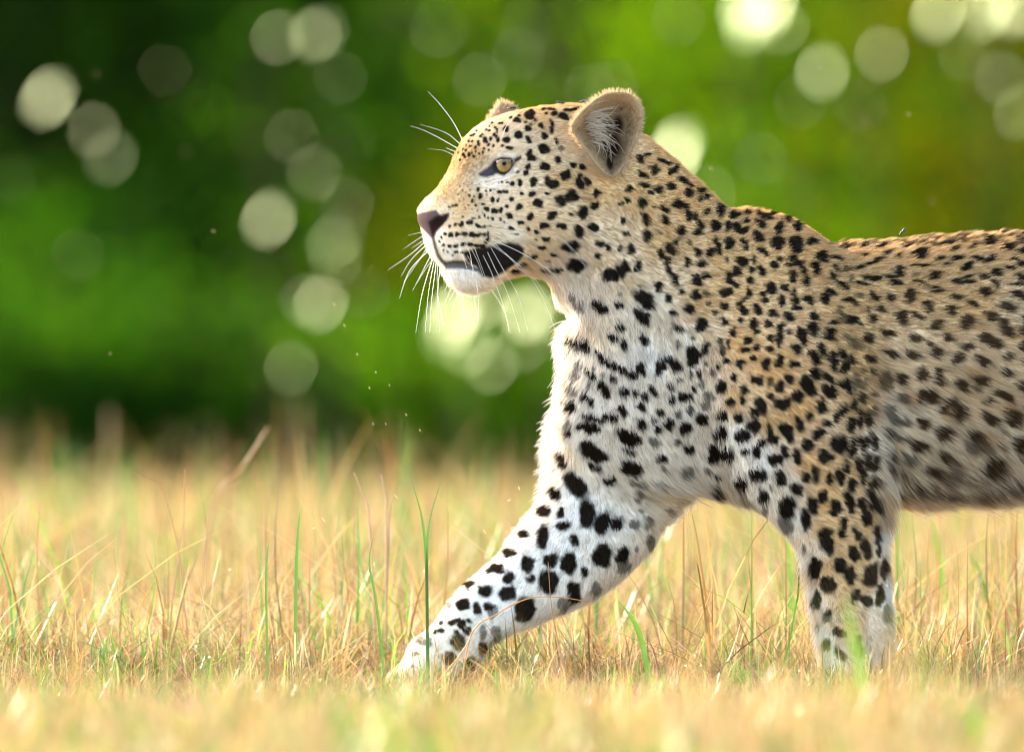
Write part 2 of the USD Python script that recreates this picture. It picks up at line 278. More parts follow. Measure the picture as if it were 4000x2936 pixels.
def bump(x, y, rx, ry=None, rot=0.0):
    ry = ry or rx; gx = np.arange(NXM) * GS + MX0 - x; gy = np.arange(NYM) * GS + MY0 - y
    c, s = math.cos(math.radians(rot)), math.sin(math.radians(rot))
    X, Y = np.meshgrid(gx, gy); a, b = (X * c + Y * s) / rx, (-X * s + Y * c) / ry
    return np.exp(-(a * a + b * b))

def at_map(img, x, y):
    x, y = np.atleast_1d(x), np.atleast_1d(y)
    return map_coordinates(img, [(y - MY0) / GS, (x - MX0) / GS], order=1, mode='nearest')

u_body, u_near, u_far = inflate(OUT_BODY, 0.16), inflate(OUT_NEAR, 0.10), inflate(OUT_FAR, 0.10)
asp_body = field([(1640, 850, .62), (1700, 780, .55), (1800, 950, .62), (1830, 1080, .55), (1880, 700, .60), (1960, 650, .62), (2000, 520, .62), (2150, 480, .60), (2150, 800, .66), (2050, 950, .60), (2350, 600, .60), (2300, 900, .62), (2450, 900, .58), (2600, 1000, .55),
    (2350, 1350, .66), (2500, 1600, .56), (2420, 1800, .42), (2650, 1850, .50), (2700, 1300, .56), (3000, 1300, .60), (3300, 1400, .68), (3600, 1400, .70), (4000, 1400, .72), (4500, 1400, .74), (5100, 1300, .70), (5500, 1300, .62), (3000, 900, .62), (2500, 650, .62)])[..., 0]
EYE_POLY = H((800, 565), (815, 545), (850, 533), (890, 536), (926, 548), (912, 577), (890, 612), (855, 637), (825, 627), (808, 602))
eye_mask = gaussian_filter(mask_of(EYE_POLY), 0.5)
h_add = (0.007 * bump(2060, 760, 130, 90, 20) + 0.006 * bump(1985, 585, 95, 38, -8) + 0.008 * bump(1800, 930, 110, 75, 10) + 0.006 * bump(2170, 930, 150, 120) - 0.006 * bump(1905, 680, 60, 40, -30)
         - 0.004 * bump(1890, 800, 60, 40, 30) + 0.004 * bump(1700, 830, 60, 45) - 0.005 * bump(*H((440, 940))[0], 24, 17, -40) + 0.004 * bump(1850, 1090, 70, 45) - 0.0035 * bump(*H((560, 1212))[0], 75, 9, 4) - 0.0035 * bump(*H((760, 1235))[0], 80, 10, 12)
         + 0.012 * bump(2480, 1150, 220, 170, 30) + 0.008 * bump(2520, 760, 180, 90, 40) - 0.009 * eye_mask + 0.010 * bump(2620, 1480, 230, 150) - 0.010 * bump(3470, 1500, 70, 400, 4))
asp_near = field([(3000, 1100, .50), (3100, 1500, .50), (3200, 1850, .62), (3300, 2200, .78), (3320, 2500, .78), (3280, 2720, 1.0)])[..., 0]
yc_near = field([(3000, 1000, -.052), (3100, 1500, -.094), (3250, 1850, -.098), (3300, 2200, -.088), (3300, 2700, -.080)])[..., 0]
asp_far = field([(2450, 1600, .62), (2400, 1900, .64), (2300, 2150, .72), (2000, 2350, .78), (1750, 2520, .95), (1650, 2640, 1.2)])[..., 0]
yc_far = field([(2450, 1550, .062), (2400, 1900, .056), (2300, 2150, .050), (2000, 2350, .045), (1650, 2600, .040)])[..., 0]

def h_body_at(sx, sy):
    u = np.maximum(at_map(u_body, sx, sy), 0); return np.maximum(np.sqrt(u) * at_map(asp_body, sx, sy) + at_map(h_add, sx, sy) * np.clip(np.sqrt(u) / 0.03, 0, 1), 0.0)

def steps(*spec):
    out = [spec[0]]
    for end, st in spec[1:]: out += list(np.arange(out[-1] + st, end + st * .5, st))
    return np.array(out, float)

SXg = steps(1470., (2480, 7.), (3520, 13.), (4150, 17.), (6660, 32.))
SYg = steps(340., (1260, 7.), (2790, 12.))
Yg = np.concatenate([np.arange(-.19, -.105, .006), np.arange(-.104, .1, .0034), np.arange(.104, .2, .008)])
X3, Z3 = wx(SXg), wz(SYg)

def smin(a, b, k):
    h = np.clip(0.5 + 0.5 * (b - a) / k, 0, 1); return b + (a - b) * h - k * h * (1 - h)

def slab_field(u, asp, yc, R, add=None):
    gy, gx = np.meshgrid(SYg, SXg)                                    # (x, y) order
    U, A, C = at_map(u, gx, gy), at_map(asp, gx, gy), (at_map(yc, gx, gy) if yc is not None else 0 * gx)
    inside = (gx > MX0) & (gx < MX1 - 10)
    U = np.where(gx > MX1 - 10, -0.02, U)
    s = np.sqrt(np.maximum(U, 0))
    if add is not None:
        A = A + np.where(s > 1e-4, at_map(add, gx, gy) * np.clip(s / 0.03, 0, 1) / np.maximum(s, .012), 0)
    A = np.maximum(A, 0.15)
    yy = (Yg[None, None, :] - C[..., None]) / A[..., None]
    R = np.maximum(s, R)[..., None]
    return ((yy * yy - U[..., None]) / (2 * R) * np.minimum(1, A[..., None] * 1.2)).astype(np.float32)

F = slab_field(u_body, asp_body, None, 0.05, h_add)
F = smin(F, slab_field(u_near, asp_near, yc_near, 0.035), 0.032)
F = smin(F, slab_field(u_far, asp_far, yc_far, 0.035), 0.045)
def chain(F, pts, k=0.03):
    P = catmull([(wx(x), y, wz(z), r) for x, y, z, r in pts], 6)
    for x, y, z, r in P:
        i0, i1 = np.searchsorted(X3, [x - r - .09, x + r + .09]); k0, k1 = np.searchsorted(-Z3, [-(z + r + .09), -(z - r - .09)])
        if i1 <= i0 or k1 <= k0: continue
        sub = F[i0:i1, k0:k1]
        d = np.sqrt((X3[i0:i1, None, None] - x) ** 2 + (Z3[None, k0:k1, None] - z) ** 2 + (Yg[None, None] - y) ** 2) - r
        F[i0:i1, k0:k1] = np.where(d < k * 2, smin(sub, d.astype(np.float32), k * .4), sub)
    return F
F = chain(F, [(5330, -.075, 1250, .10), (5230, -.095, 1500, .092), (5090, -.10, 1760, .066), (5220, -.095, 2010, .043), (5400, -.09, 2230, .032), (5370, -.09, 2450, .027), (5330, -.09, 2620, .028), (5270, -.09, 2675, .026), (5200, -.09, 2690, .022)])
F = chain(F, [(5350, .075, 1250, .10), (5330, .085, 1520, .09), (5280, .08, 1780, .062), (5480, .075, 2000, .042), (5700, .075, 2180, .032), (5720, .075, 2400, .027), (5720, .075, 2590, .028), (5670, .075, 2660, .026), (5600, .075, 2685, .022)])
F = chain(F, [(5600, 0, 1080, .035), (5800, 0, 1230, .030), (5960, .0, 1500, .028), (6080, .01, 1800, .027), (6250, .02, 2010, .026), (6480, .02, 2040, .024), (6600, .02, 1960, .020)])
for toe_x, toe_y, zz in ((1600, .004, 2640), (1572, .026, 2642), (1574, .052, 2642), (1600, .076, 2636)):
    F = chain(F, [(toe_x + 70, toe_y, zz - 40, .017), (toe_x + 25, toe_y, zz - 14, .0165), (toe_x + 4, toe_y, zz + 4, .014)], .006)
for toe_x, toe_y, zz in ((3150, -.108, 2710), (3135, -.090, 2712), (3138, -.070, 2712), (3165, -.054, 2706)):
    F = chain(F, [(toe_x + 60, toe_y, zz - 20, .016), (toe_x, toe_y, zz, .0145)], .012)

def surface_nets(F, X, Y, Z):
    """F indexed (x, z, y); returns vertices and triangles of F = 0."""
    inside = F < 0
    nx, nz, ny = F.shape
    cnt = np.zeros((nx - 1, nz - 1, ny - 1), np.int8)
    for a in (0, 1):
        for b in (0, 1):
            for c in (0, 1): cnt += inside[a:nx - 1 + a, b:nz - 1 + b, c:ny - 1 + c]
    act = np.argwhere((cnt > 0) & (cnt < 8)); idm = -np.ones(cnt.shape, np.int32); idm[tuple(act.T)] = np.arange(len(act))
    acc, w = np.zeros((len(act), 3)), np.zeros(len(act))
    corners = np.array([(a, b, c) for a in (0, 1) for b in (0, 1) for c in (0, 1)])
    val = {tuple(k): F[tuple((act + k).T)] for k in corners}
    for p in corners:
        for ax in range(3):
            if p[ax]: continue
            q = p.copy(); q[ax] = 1
            f0, f1 = val[tuple(p)], val[tuple(q)]; ok = (f0 < 0) != (f1 < 0)
            t = np.where(ok, f0 / np.where(ok, f0 - f1, 1), 0)
            pos = np.tile(p.astype(float), (len(act), 1)); pos[:, ax] = t
            acc[ok] += pos[ok]; w[ok] += 1
    loc = act + acc / w[:, None]
    v = np.stack([np.interp(loc[:, 0], np.arange(nx), X), np.interp(loc[:, 2], np.arange(ny), Y), np.interp(loc[:, 1], np.arange(nz), Z)], 1)
    faces = []
    for ax in range(3):
        o1, o2 = [a for a in range(3) if a != ax]
        s0 = [slice(1, -1)] * 3; s1 = [slice(1, -1)] * 3; s0[ax] = slice(0, -1); s1[ax] = slice(1, None)
        A, B = inside[tuple(s0)], inside[tuple(s1)]
        e = np.argwhere(A != B); base = e.copy(); base[:, o1] += 1; base[:, o2] += 1
        flip = A[tuple(e.T)]
        def cell(d1, d2):
            c = base.copy(); c[:, o1] += d1; c[:, o2] += d2; return idm[tuple(c.T)]
        q = np.stack([cell(-1, -1), cell(0, -1), cell(0, 0), cell(-1, 0)], 1)
        flip = flip != (ax == 1); q[flip] = q[flip][:, ::-1]
        faces.append(q)
    q = np.vstack(faces); q = q[(q >= 0).all(1)]
    return v, np.vstack([q[:, [0, 1, 2]], q[:, [0, 2, 3]]])

bv, bf = surface_nets(F, X3, Yg, Z3); del F
def relax(v, f, rounds, lam=0.5, mu=-0.52):
    e = np.unique(np.sort(np.vstack([f[:, [0, 1]], f[:, [1, 2]], f[:, [2, 0]]]), 1), axis=0); n = len(v)
    A = sparse.coo_matrix((np.ones(2 * len(e)), (np.r_[e[:, 0], e[:, 1]], np.r_[e[:, 1], e[:, 0]])), shape=(n, n)).tocsr()
    A = sparse.diags(1 / np.maximum(np.asarray(A.sum(1)).ravel(), 1)) @ A
    for _ in range(rounds):
        for k in (lam, mu): v = v + k * (A @ v - v)
    return v
BODY = trimesh.Trimesh(relax(bv, bf, 7), bf[:, ::-1], process=False)
# ------------------------------------------------------------------ leopard: coat pattern (flat map over the body's side, 2 drawing units per cell)
PS = 2.0
PW, PH = int((6700 - 1440) / PS), int((2800 - 330) / PS)
SH = 2.7537
SHEETS = [   # each spot: x, y, half width, half height, turn; a trailing 1 = washed-out spot
 (1450, 300, 1.6517, """940 288 28 18 0;1030 250 35 28 -20;1040 225 15 20 0;1095 315 20 24 -20;1010 345 20 16 0;1115 385 25 18 20;1030 315 12 12 0 1;875 340 20 25 20;945 393 26 24 15;1010 415 20 25 -10;875 415 18 22 -40;820 410 12 22 0;895 465 24 10 10;735 410 14 16 0;705 390 12 10 0;700 440 12 14 0;675 460 10 12 0;640 450 8 8 0;600 515 12 20 -20;633 510 10 15 0;665 518 10 12 0;725 495 7 10 0;700 500 6 8 0;740 415 12 20 -30;770 400 10 14 0;645 380 12 10 0;650 420 8 8 0;720 375 10 8 0;810 350 8 16 0;680 350 8 7 0;760 350 10 8 0;830 300 12 8 0;780 300 10 7 0;1240 265 38 22 15;1270 215 30 12 -15;1320 205 35 12 -10;1160 210 30 12 0;1110 210 18 10 0;1180 240 22 14 0;1130 240 12 10 0;1170 300 12 30 -10;1165 345 15 18 0;1195 415 14 25 -20;1225 465 18 18 -30 1;1118 472 34 30 10;1020 497 28 14 -30;1035 528 34 18 5;945 530 28 12 -30;1205 550 26 24 0;1292 570 28 26 10;1355 590 18 26 -30;1008 583 18 24 10;993 625 15 20 0;1115 595 32 32 0;1255 652 28 34 -20;1160 690 48 30 5;958 678 20 22 -20;908 693 16 18 0;1038 690 24 22 0;945 618 14 9 -20;910 630 22 6 -25;848 688 8 8 0;880 688 9 8 0;825 690 6 6 0;1352 690 28 45 -15;1298 775 38 40 -10;1230 805 38 40 -15;865 745 18 16 0;830 752 16 14 0;770 738 12 10 0;795 735 8 8 0;690 735 12 14 0;740 740 6 8 0;705 778 14 16 0;655 805 12 12 0;635 770 8 10 0;668 775 6 8 0;590 735 6 8 0 1;785 795 12 16 0;820 800 12 10 0;680 835 10 9 0;720 825 10 10 0;745 858 20 12 20;800 870 24 12 10;838 862 16 14 0;875 840 12 10 0;905 800 16 14 0;960 760 16 14 0;1035 762 22 20 0;1130 768 16 14 0;1065 825 32 22 0;960 845 22 18 0;1165 890 30 34 -10;1368 880 34 42 -10;890 893 22 18 0;1030 913 24 24 -10;960 945 22 18 0;1115 957 32 26 0;1220 967 30 18 0;1285 888 20 14 0;700 908 8 6 0;735 900 8 8 0;760 912 9 6 0;790 920 10 10 0;835 920 9 11 0;860 940 7 7 0;660 915 12 8 0;590 905 10 8 0;905 980 16 13 0;1012 993 16 14 0;940 1020 14 9 0;1065 1010 20 18 0;1130 1055 28 16 0;1065 1058 10 8 0;1335 1010 42 45 -15;1440 975 28 30 20;1455 755 35 25 30;1440 835 25 32 0;1395 680 15 30 -20;500 840 10 6 0;525 830 12 8 0;548 826 10 12 0;500 962 11 11 0;542 952 15 12 0;583 948 19 17 0;642 950 20 17 0;688 962 15 15 0;725 965 15 11 0;760 968 18 6 0;478 1020 13 10 0;515 1025 17 16 0;555 1025 15 14 0;600 1022 21 16 0;645 1022 19 16 0;688 1022 15 14 0;725 1020 13 12 0;578 1023 20 8 0;665 1022 20 8 0;455 1040 6 6 0;440 1065 6 8 0;470 1088 12 10 0;515 1090 17 12 0;555 1088 17 12 0;600 1087 19 13 0;640 1085 17 12 0;680 1090 21 12 0;720 1090 21 12 0;755 1030 12 30 -10;745 1060 10 20 0;500 1132 8 8 0;550 1130 10 9 0;585 1135 10 8 0;470 1120 6 5 0;530 1150 8 6 0;1285 1100 58 35 5;1100 1112 30 16 -5;1180 1157 24 12 0;1140 1195 18 8 0 1;1050 1170 25 12 -20;980 1220 30 13 -20;930 1255 25 10 -20;1320 1225 65 45 -10;1190 1255 50 12 0;1130 1255 30 10 0;1465 1090 28 25 20;1520 1115 20 28 -15;1455 1163 26 18 0;1545 1285 55 38 15;1620 1245 42 45 30;1715 1230 22 28 -10;1670 1125 25 28 0;1645 1020 20 20 0;1625 935 18 30 -20;1590 825 15 10 0 1;1895 865 30 22 20;1885 930 26 28 -10;610 480 8 10 -20;588 505 7 9 -20;652 492 7 9 0;680 485 6 7 0;612 442 7 9 -20;628 412 8 8 0;692 422 8 9 0;660 368 8 8 0;738 342 8 7 0;762 322 8 7 0;800 332 8 8 0;790 372 9 10 20;760 440 9 12 20;732 468 8 10 0;762 478 7 9 0;792 452 9 11 0;805 385 8 10 0;560 490 6 9 -20;570 540 6 9 -20;590 470 6 7 0;845 300 9 8 0;900 265 12 9 0;960 255 14 9 0;1000 300 13 11 0;1060 280 12 12 0;850 450 10 9 0;600 690 5 6 0 1;625 712 5 6 0 1;652 690 5 6 0 1;610 750 5 6 0 1;575 705 5 6 0 1;640 735 5 6 0 1;560 760 5 6 0 1;680 760 5 6 0 1;700 700 5 6 0 1;720 765 5 6 0 1;745 765 5 6 0 1;575 800 5 6 0 1;600 790 5 6 0 1;630 830 5 6 0 1;610 850 5 6 0 1;690 870 5 6 0 1;655 860 5 6 0 1;720 880 5 6 0 1"""),
 (2400, 600, SH, """430 175 50 55 -20;310 240 50 35 20;270 75 40 50 -20;350 15 50 18 0;540 85 75 25 15;620 195 45 45 30;675 150 30 30 0;750 285 55 30 20;820 335 40 22 15;185 385 30 40 -10;130 410 18 20 0;460 390 45 42 10;395 445 40 20 10;320 360 50 18 15;595 345 50 45 30;800 430 50 45 20;940 400 40 40 30;930 490 30 45 30;1010 450 25 35 30;60 545 25 25 0;135 530 30 30 0;300 545 40 50 -20;670 555 55 45 30;770 590 45 30 20;545 605 45 28 5;430 590 30 10 10;790 680 40 45 -20;985 625 30 55 30;1145 610 40 75 15;1270 655 45 40 15;1430 630 40 35 20;1600 670 90 35 25;1690 640 40 25 0;1330 650 25 22 0;95 720 28 45 10;335 725 32 75 -10;530 720 40 50 -30;870 690 25 40 -20;915 780 35 40 -30;710 830 40 75 -20;1080 785 55 60 -20;1210 785 32 60 15;1310 790 40 50 -20;1380 825 45 35 -20;1405 720 35 35 0;1560 755 75 40 35;1770 810 50 60 -15;1860 720 50 30 20;1970 800 50 45 25;120 870 28 45 -20;350 905 40 55 10;470 850 40 15 45 1;890 855 45 40 0;670 950 40 45 30;1095 975 38 60 -20;1125 1050 30 50 -10;1235 970 50 65 -10;1390 960 50 40 30;1415 1030 30 40 30;1550 895 75 50 40;1755 960 60 65 -30;1960 980 75 90 -20;2130 940 45 45 20;40 1040 25 35 0;170 1050 45 40 10;485 1085 35 45 -20;590 1030 45 65 -30;640 1085 25 35 0;875 1065 40 55 -30;1030 1070 45 50 0;1580 1065 75 30 25;2180 1110 35 40 0;560 1165 40 45 0;775 1170 32 45 -15;955 1190 48 48 10;1360 1170 70 45 15;1490 1150 25 40 -20;1760 1130 50 35 20;1910 1130 45 40 -20;1960 1190 50 40 20;80 1245 55 85 -30;245 1220 38 50 -25;570 1270 40 60 -20;620 1350 35 70 -25;650 1410 32 40 0;1295 1280 35 55 20;1225 1320 30 30 0;705 1255 25 18 20 1;1120 1250 25 12 0 1;1450 1260 40 40 0;1560 1260 45 50 -20;1690 1210 40 55 -20;1870 1210 40 30 20;2150 1250 50 75 -20;2010 1270 35 50 0;990 1325 50 30 10;880 1375 65 50 40;460 1435 45 50 -10;280 1440 25 20 45 1;1230 1390 40 30 25;1290 1435 30 20 0;1430 1385 45 45 0;1660 1440 65 55 20;1905 1340 45 60 10;2050 1370 45 55 0;1810 1430 40 45 15;1185 1490 60 40 5;1430 1500 40 50 0;1570 1510 45 30 15;1610 1585 45 45 0;875 1535 55 65 20;700 1525 35 35 0;310 1570 125 70 45;560 1580 42 38 20;1385 1580 38 30 0;1775 1590 38 65 0;1910 1500 30 40 -20;1930 1590 40 50 0;2060 1560 60 40 20;60 1515 30 25 30 1;1170 1630 50 25 0;1330 1620 35 25 0;1500 1640 30 15 0;0 1340 40 40 0;30 1640 50 30 0"""),
 (3200, 800, SH, """20 580 60 50 20;180 580 60 20 10;280 440 40 25 -30;470 430 40 25 -30;660 440 60 22 -25;470 540 60 20 -15;560 630 60 22 -10;420 680 60 18 -5;730 510 50 18 -25;840 550 40 20 -20;940 450 50 12 -20;1060 520 90 40 -15;860 680 60 18 -10;1070 655 110 15 0;840 740 55 40 -10;640 580 50 18 -20;1380 420 60 22 -20;1430 480 50 25 -15;1290 580 60 18 -10;1330 640 60 15 0;1460 580 60 28 5;1570 670 70 35 -10;1230 740 70 35 -10;1700 590 90 30 10;1820 570 50 40 -10;1830 380 60 35 -10;1640 450 50 30 -20;2010 450 60 35 -15;2160 480 45 30 0;2150 610 60 40 10;2020 680 55 28 10;1860 740 60 35 -5;2050 580 40 20 0;560 800 80 30 5;740 780 70 25 5;800 840 80 25 10;1060 830 70 22 15;1130 860 50 12 10;1010 740 40 25 0 1;1210 780 60 25 10;1450 830 70 40 10;1580 830 70 22 5;1560 780 60 18 -10;1740 780 50 25 15;1860 850 50 40 20;2130 790 70 40 20;2090 860 90 16 0;170 680 60 30 30;240 880 70 40 30;440 860 70 20 15;560 990 60 35 35;300 1050 80 30 20;740 1010 60 40 30;960 970 50 50 40;930 1050 40 30 30;1210 890 60 20 5;1240 935 80 15 -5;1430 990 60 40 20;1760 950 70 40 25;1590 1060 50 30 30;1650 1090 50 40 10;2110 980 80 50 10;2000 1100 100 45 10;40 1020 50 60 0;100 960 60 30 30;140 770 60 40 30;1120 1080 45 50 -10;1160 1140 45 40 0;1380 1150 60 55 25;640 1130 50 30 30;200 1150 50 50 0 1;340 1230 60 30 20;400 1290 50 15 10;560 1240 60 35 20;860 1220 80 50 35;1040 1210 80 25 30;1840 1210 70 50 20;1940 1290 45 50 0;1990 1380 60 50 10;1570 1240 50 45 -20;1530 1300 60 40 0;1230 1310 75 45 -10;1510 1350 30 30 0;90 1390 60 50 20;700 1380 75 40 10;2170 1350 60 50 0;2180 1260 40 60 0"""),
 (2700, 1200, SH, """85 210 60 70 10;30 520 80 60 0;145 440 45 65 20;345 15 45 20 0;345 160 40 40 0;430 260 35 38 0;520 40 40 45 0;510 165 40 40 0;685 45 45 55 -10;585 345 38 40 0;660 190 40 60 -10;690 265 35 40 0;680 420 40 40 0;560 465 35 40 -15;640 565 35 40 0;800 455 35 25 25;830 355 40 40 30;815 190 38 38 0;880 75 50 38 10;1030 100 48 52 0;1120 15 60 22 10;955 220 35 55 10;930 350 38 75 5;1160 310 45 100 -15;1135 250 40 40 0;1275 235 70 75 -20;1300 90 50 45 30;1380 440 40 75 -10;1470 290 65 45 20;1105 470 50 75 -30;1305 560 50 70 -25;1495 590 45 110 -5;1600 510 40 55 -25;1620 640 45 60 0;1690 560 35 45 0;910 580 42 75 10;775 630 42 70 5;1080 625 60 50 15;1305 720 55 75 -20;500 610 50 45 -10;360 575 35 40 40;280 655 35 40 40;215 725 30 30 0 1;100 820 35 35 0 1;20 885 20 35 0;425 755 40 48 10;300 865 45 65 15;545 885 38 50 15;635 760 40 50 -5;715 790 42 55 -5;1025 775 45 60 -15;920 845 42 60 0;1220 850 65 110 -25;1420 760 35 60 -30;1490 840 30 75 0;1450 920 55 60 -20;1410 870 30 40 0;1620 840 55 60 -30;1660 890 30 50 -20;1730 810 40 100 0 1;1810 970 42 55 0;1820 830 40 50 0 1;845 950 40 50 0;905 1060 55 60 0;985 1030 45 65 15;1110 965 62 65 -20;1370 1055 52 75 0;170 960 50 45 0 1;145 1060 50 45 0 1;395 1025 45 40 0;525 1020 38 55 -10;720 1060 50 105 -30;670 1140 40 55 -25;490 1190 45 55 -15;330 1180 60 55 0;100 1215 70 60 0;650 1280 65 70 -25;835 1350 45 100 -5;990 1340 55 105 -15;1110 1250 45 65 -25;1240 1180 40 60 25;1540 1150 40 80 5;1615 1080 42 60 0;1705 1040 30 60 -10;1780 1200 35 105 -5;1870 1180 40 100 -10;1930 1120 30 60 -10 1;1430 1240 45 65 -5;1680 1270 48 75 20;1320 1350 62 60 10;1550 1470 75 90 -20;1600 1420 30 70 -10;1705 1460 42 70 15;1680 1570 25 50 10;1800 1470 30 80 0;1855 1430 28 65 0;1940 1430 40 90 -5;300 1365 70 60 0;525 1390 75 60 -25;740 1460 45 50 -30;1210 1480 50 80 -5;970 1560 42 65 -15;1110 1600 55 80 -5;560 1560 45 35 0;680 1550 55 55 0;310 1580 120 75 -10;1400 1600 75 65 0;870 1620 60 60 0;1850 1620 40 50 0;1750 1640 25 30 0;1960 1620 40 50 0;1640 1640 20 20 0;1700 150 60 40 15;1940 145 50 30 20;1500 165 50 25 0;1600 100 40 60 0 1;1880 340 60 50 25;2080 280 80 40 0;1680 330 70 35 20 1;1750 430 80 50 25 1;1900 560 50 40 25;2100 500 80 45 10;2060 770 70 100 -10 1"""),
 (2100, 1100, SH, """380 180 35 45 -30 1;450 270 60 35 30 1;655 280 95 45 35;845 265 95 50 30;1160 220 125 60 40;1110 60 30 15 40;880 130 30 15 40;1115 385 90 55 35;1285 55 45 45 20;1385 200 45 40 10;1470 35 40 40 0;1525 150 45 35 10;1700 170 55 60 20;1720 20 60 30 15;2005 115 55 40 5;2100 45 60 40 30;2000 265 50 45 15;1620 315 55 50 30;1740 490 65 70 0;1450 340 45 25 20;1490 510 65 40 30;890 510 45 40 30;1145 640 45 55 -20;800 600 60 25 40;900 700 50 40 50;400 650 90 40 35;500 700 60 45 20;650 790 50 30 35;740 870 110 40 30;1800 720 55 70 20;1720 800 70 60 -10;1640 780 55 80 0;1640 880 60 45 0;1470 900 55 70 -10;1390 840 45 40 0;1305 940 55 75 0;1110 930 55 70 -10;1020 1000 60 35 20;890 940 70 30 30;1430 1275 35 45 0;1570 1255 60 45 0;1655 1150 40 40 -10;1415 1150 30 35 -20;1265 1220 40 40 -20;1225 1150 30 35 -20;1155 1250 45 40 -10;1050 1210 45 30 20;930 1190 45 50 -10;690 1120 50 50 40;740 1200 55 55 0;820 1050 45 30 20;560 1010 80 30 40;430 920 40 40 35 1;400 1040 40 40 0 1;530 1130 30 30 0 1;350 1170 60 45 30 1;490 1250 50 35 40;560 1310 40 40 30;350 1360 60 50 20;900 1390 65 50 35;1110 1350 50 40 30;1320 1405 40 30 -20;1240 1480 40 40 0;1410 1530 55 55 10;1095 1535 65 45 35;780 1455 85 40 25;590 1465 120 40 12;550 1575 120 42 8;310 1580 45 80 10 1;1600 1575 60 65 -10;1290 1590 40 40 0;320 800 15 40 0 1;300 1070 20 40 0 1;600 940 25 25 0 1;700 1010 20 20 0 1;280 1280 20 40 0 1"""),
 (2700, 1700, SH, """310 200 130 70 -20;560 185 50 30 10;680 175 58 55 0;870 40 45 45 0;1010 20 45 45 0;745 90 40 45 -20;970 185 40 75 -15;880 270 60 80 -30;925 440 55 80 -15;1110 240 55 85 0;1210 100 50 75 -5;1560 110 65 50 0;1405 235 72 65 0;1310 20 50 30 0;1295 400 38 95 -5;1190 440 40 60 -15;1640 340 32 75 -5;1690 150 35 80 15;1760 310 38 75 -15;1800 440 38 85 5;1860 300 42 75 5;1945 310 40 85 15;1455 470 40 70 0;1565 450 42 90 -5;1920 500 50 55 -25;1990 500 35 60 -30 1;1690 540 38 60 0;1640 640 35 50 -15;1690 730 45 70 -10;1385 660 45 80 0;1520 740 45 70 15;1495 810 35 35 0;1880 620 45 75 -15;1905 720 35 60 -5;1100 560 55 75 -15;520 500 70 75 -10;705 420 80 75 0;750 650 55 70 -10;1000 770 85 115 -5;980 950 60 70 -20 1;1195 900 50 130 0;1280 740 50 90 -5;1590 900 42 75 0;1580 1030 45 70 5;1800 730 40 70 -10;1850 880 55 95 -20;1980 730 35 80 -5;560 690 50 30 20 1;840 560 20 30 0 1;770 790 25 40 -10 1;270 610 45 50 30;200 400 50 35 30 1;290 450 25 30 0;1410 1080 75 110 15;1450 1180 40 75 5;1740 1050 50 85 -5;1975 1060 40 110 -8;1990 1230 30 70 10;1840 1200 55 105 -5;1710 1260 60 80 -10;1550 1370 55 85 -15;1660 1480 60 95 -5;1300 1410 60 110 12;1900 1480 80 110 20;1180 1210 20 50 0 1;1440 1580 80 100 -10;2050 1440 35 110 -5;1750 1645 40 20 0;2010 1610 40 40 0"""),
 (3000, 2100, 2.5417, """580 450 65 100 -10;460 610 35 75 0;560 715 35 35 0;850 540 35 50 0;940 610 50 70 -15;800 580 20 50 0;1080 560 50 90 10;1150 740 50 90 10 1;560 790 40 40 0 1;670 910 40 45 -10;560 1035 45 55 0;690 1130 35 85 -20;870 1050 40 110 -5;630 1400 40 45 0;520 1360 25 90 0 1;520 1500 30 60 0 1;460 880 15 40 0 1"""),
 (3200, 1300, SH, """740 220 90 45 10;970 240 70 50 20;1000 60 65 40 25;1230 210 80 50 0;1350 60 55 45 0;1160 120 40 25 20;1560 170 65 40 0;1450 300 70 55 -10;1720 310 75 45 20;1740 60 60 45 25;1850 120 75 55 20;1990 260 65 45 -10;2170 160 60 60 20;1970 440 70 50 10;1980 30 60 35 0;650 480 90 60 25 1;680 560 60 50 0 1;860 510 65 55 20;1070 450 60 60 -20;1250 480 50 90 -10;1490 560 60 85 -30;1710 490 85 55 15;1680 590 50 45 -30 1;2160 590 60 80 -20;880 700 70 60 10 1;1070 690 50 70 0;1180 680 60 70 -20;1300 790 50 70 30;1400 740 50 40 0;1480 860 80 90 20;1940 670 110 50 25;1780 730 60 40 -20;2050 850 80 50 0;2050 940 90 80 0;1800 930 100 55 35;740 830 60 60 20 1;760 920 60 60 0 1;890 960 70 50 0 1;1090 980 70 60 10;1310 1080 95 80 0;870 1140 80 30 0 1;1060 1220 100 50 20;970 1360 80 70 0 1;1650 1110 100 60 20;1690 1230 150 60 10 1;2120 1200 100 80 20;1330 1330 80 50 35;1450 1480 90 110 10 1;1210 1490 90 60 20;1880 1430 120 110 20;1700 1560 90 60 0 1;560 1610 60 50 0 1"""),
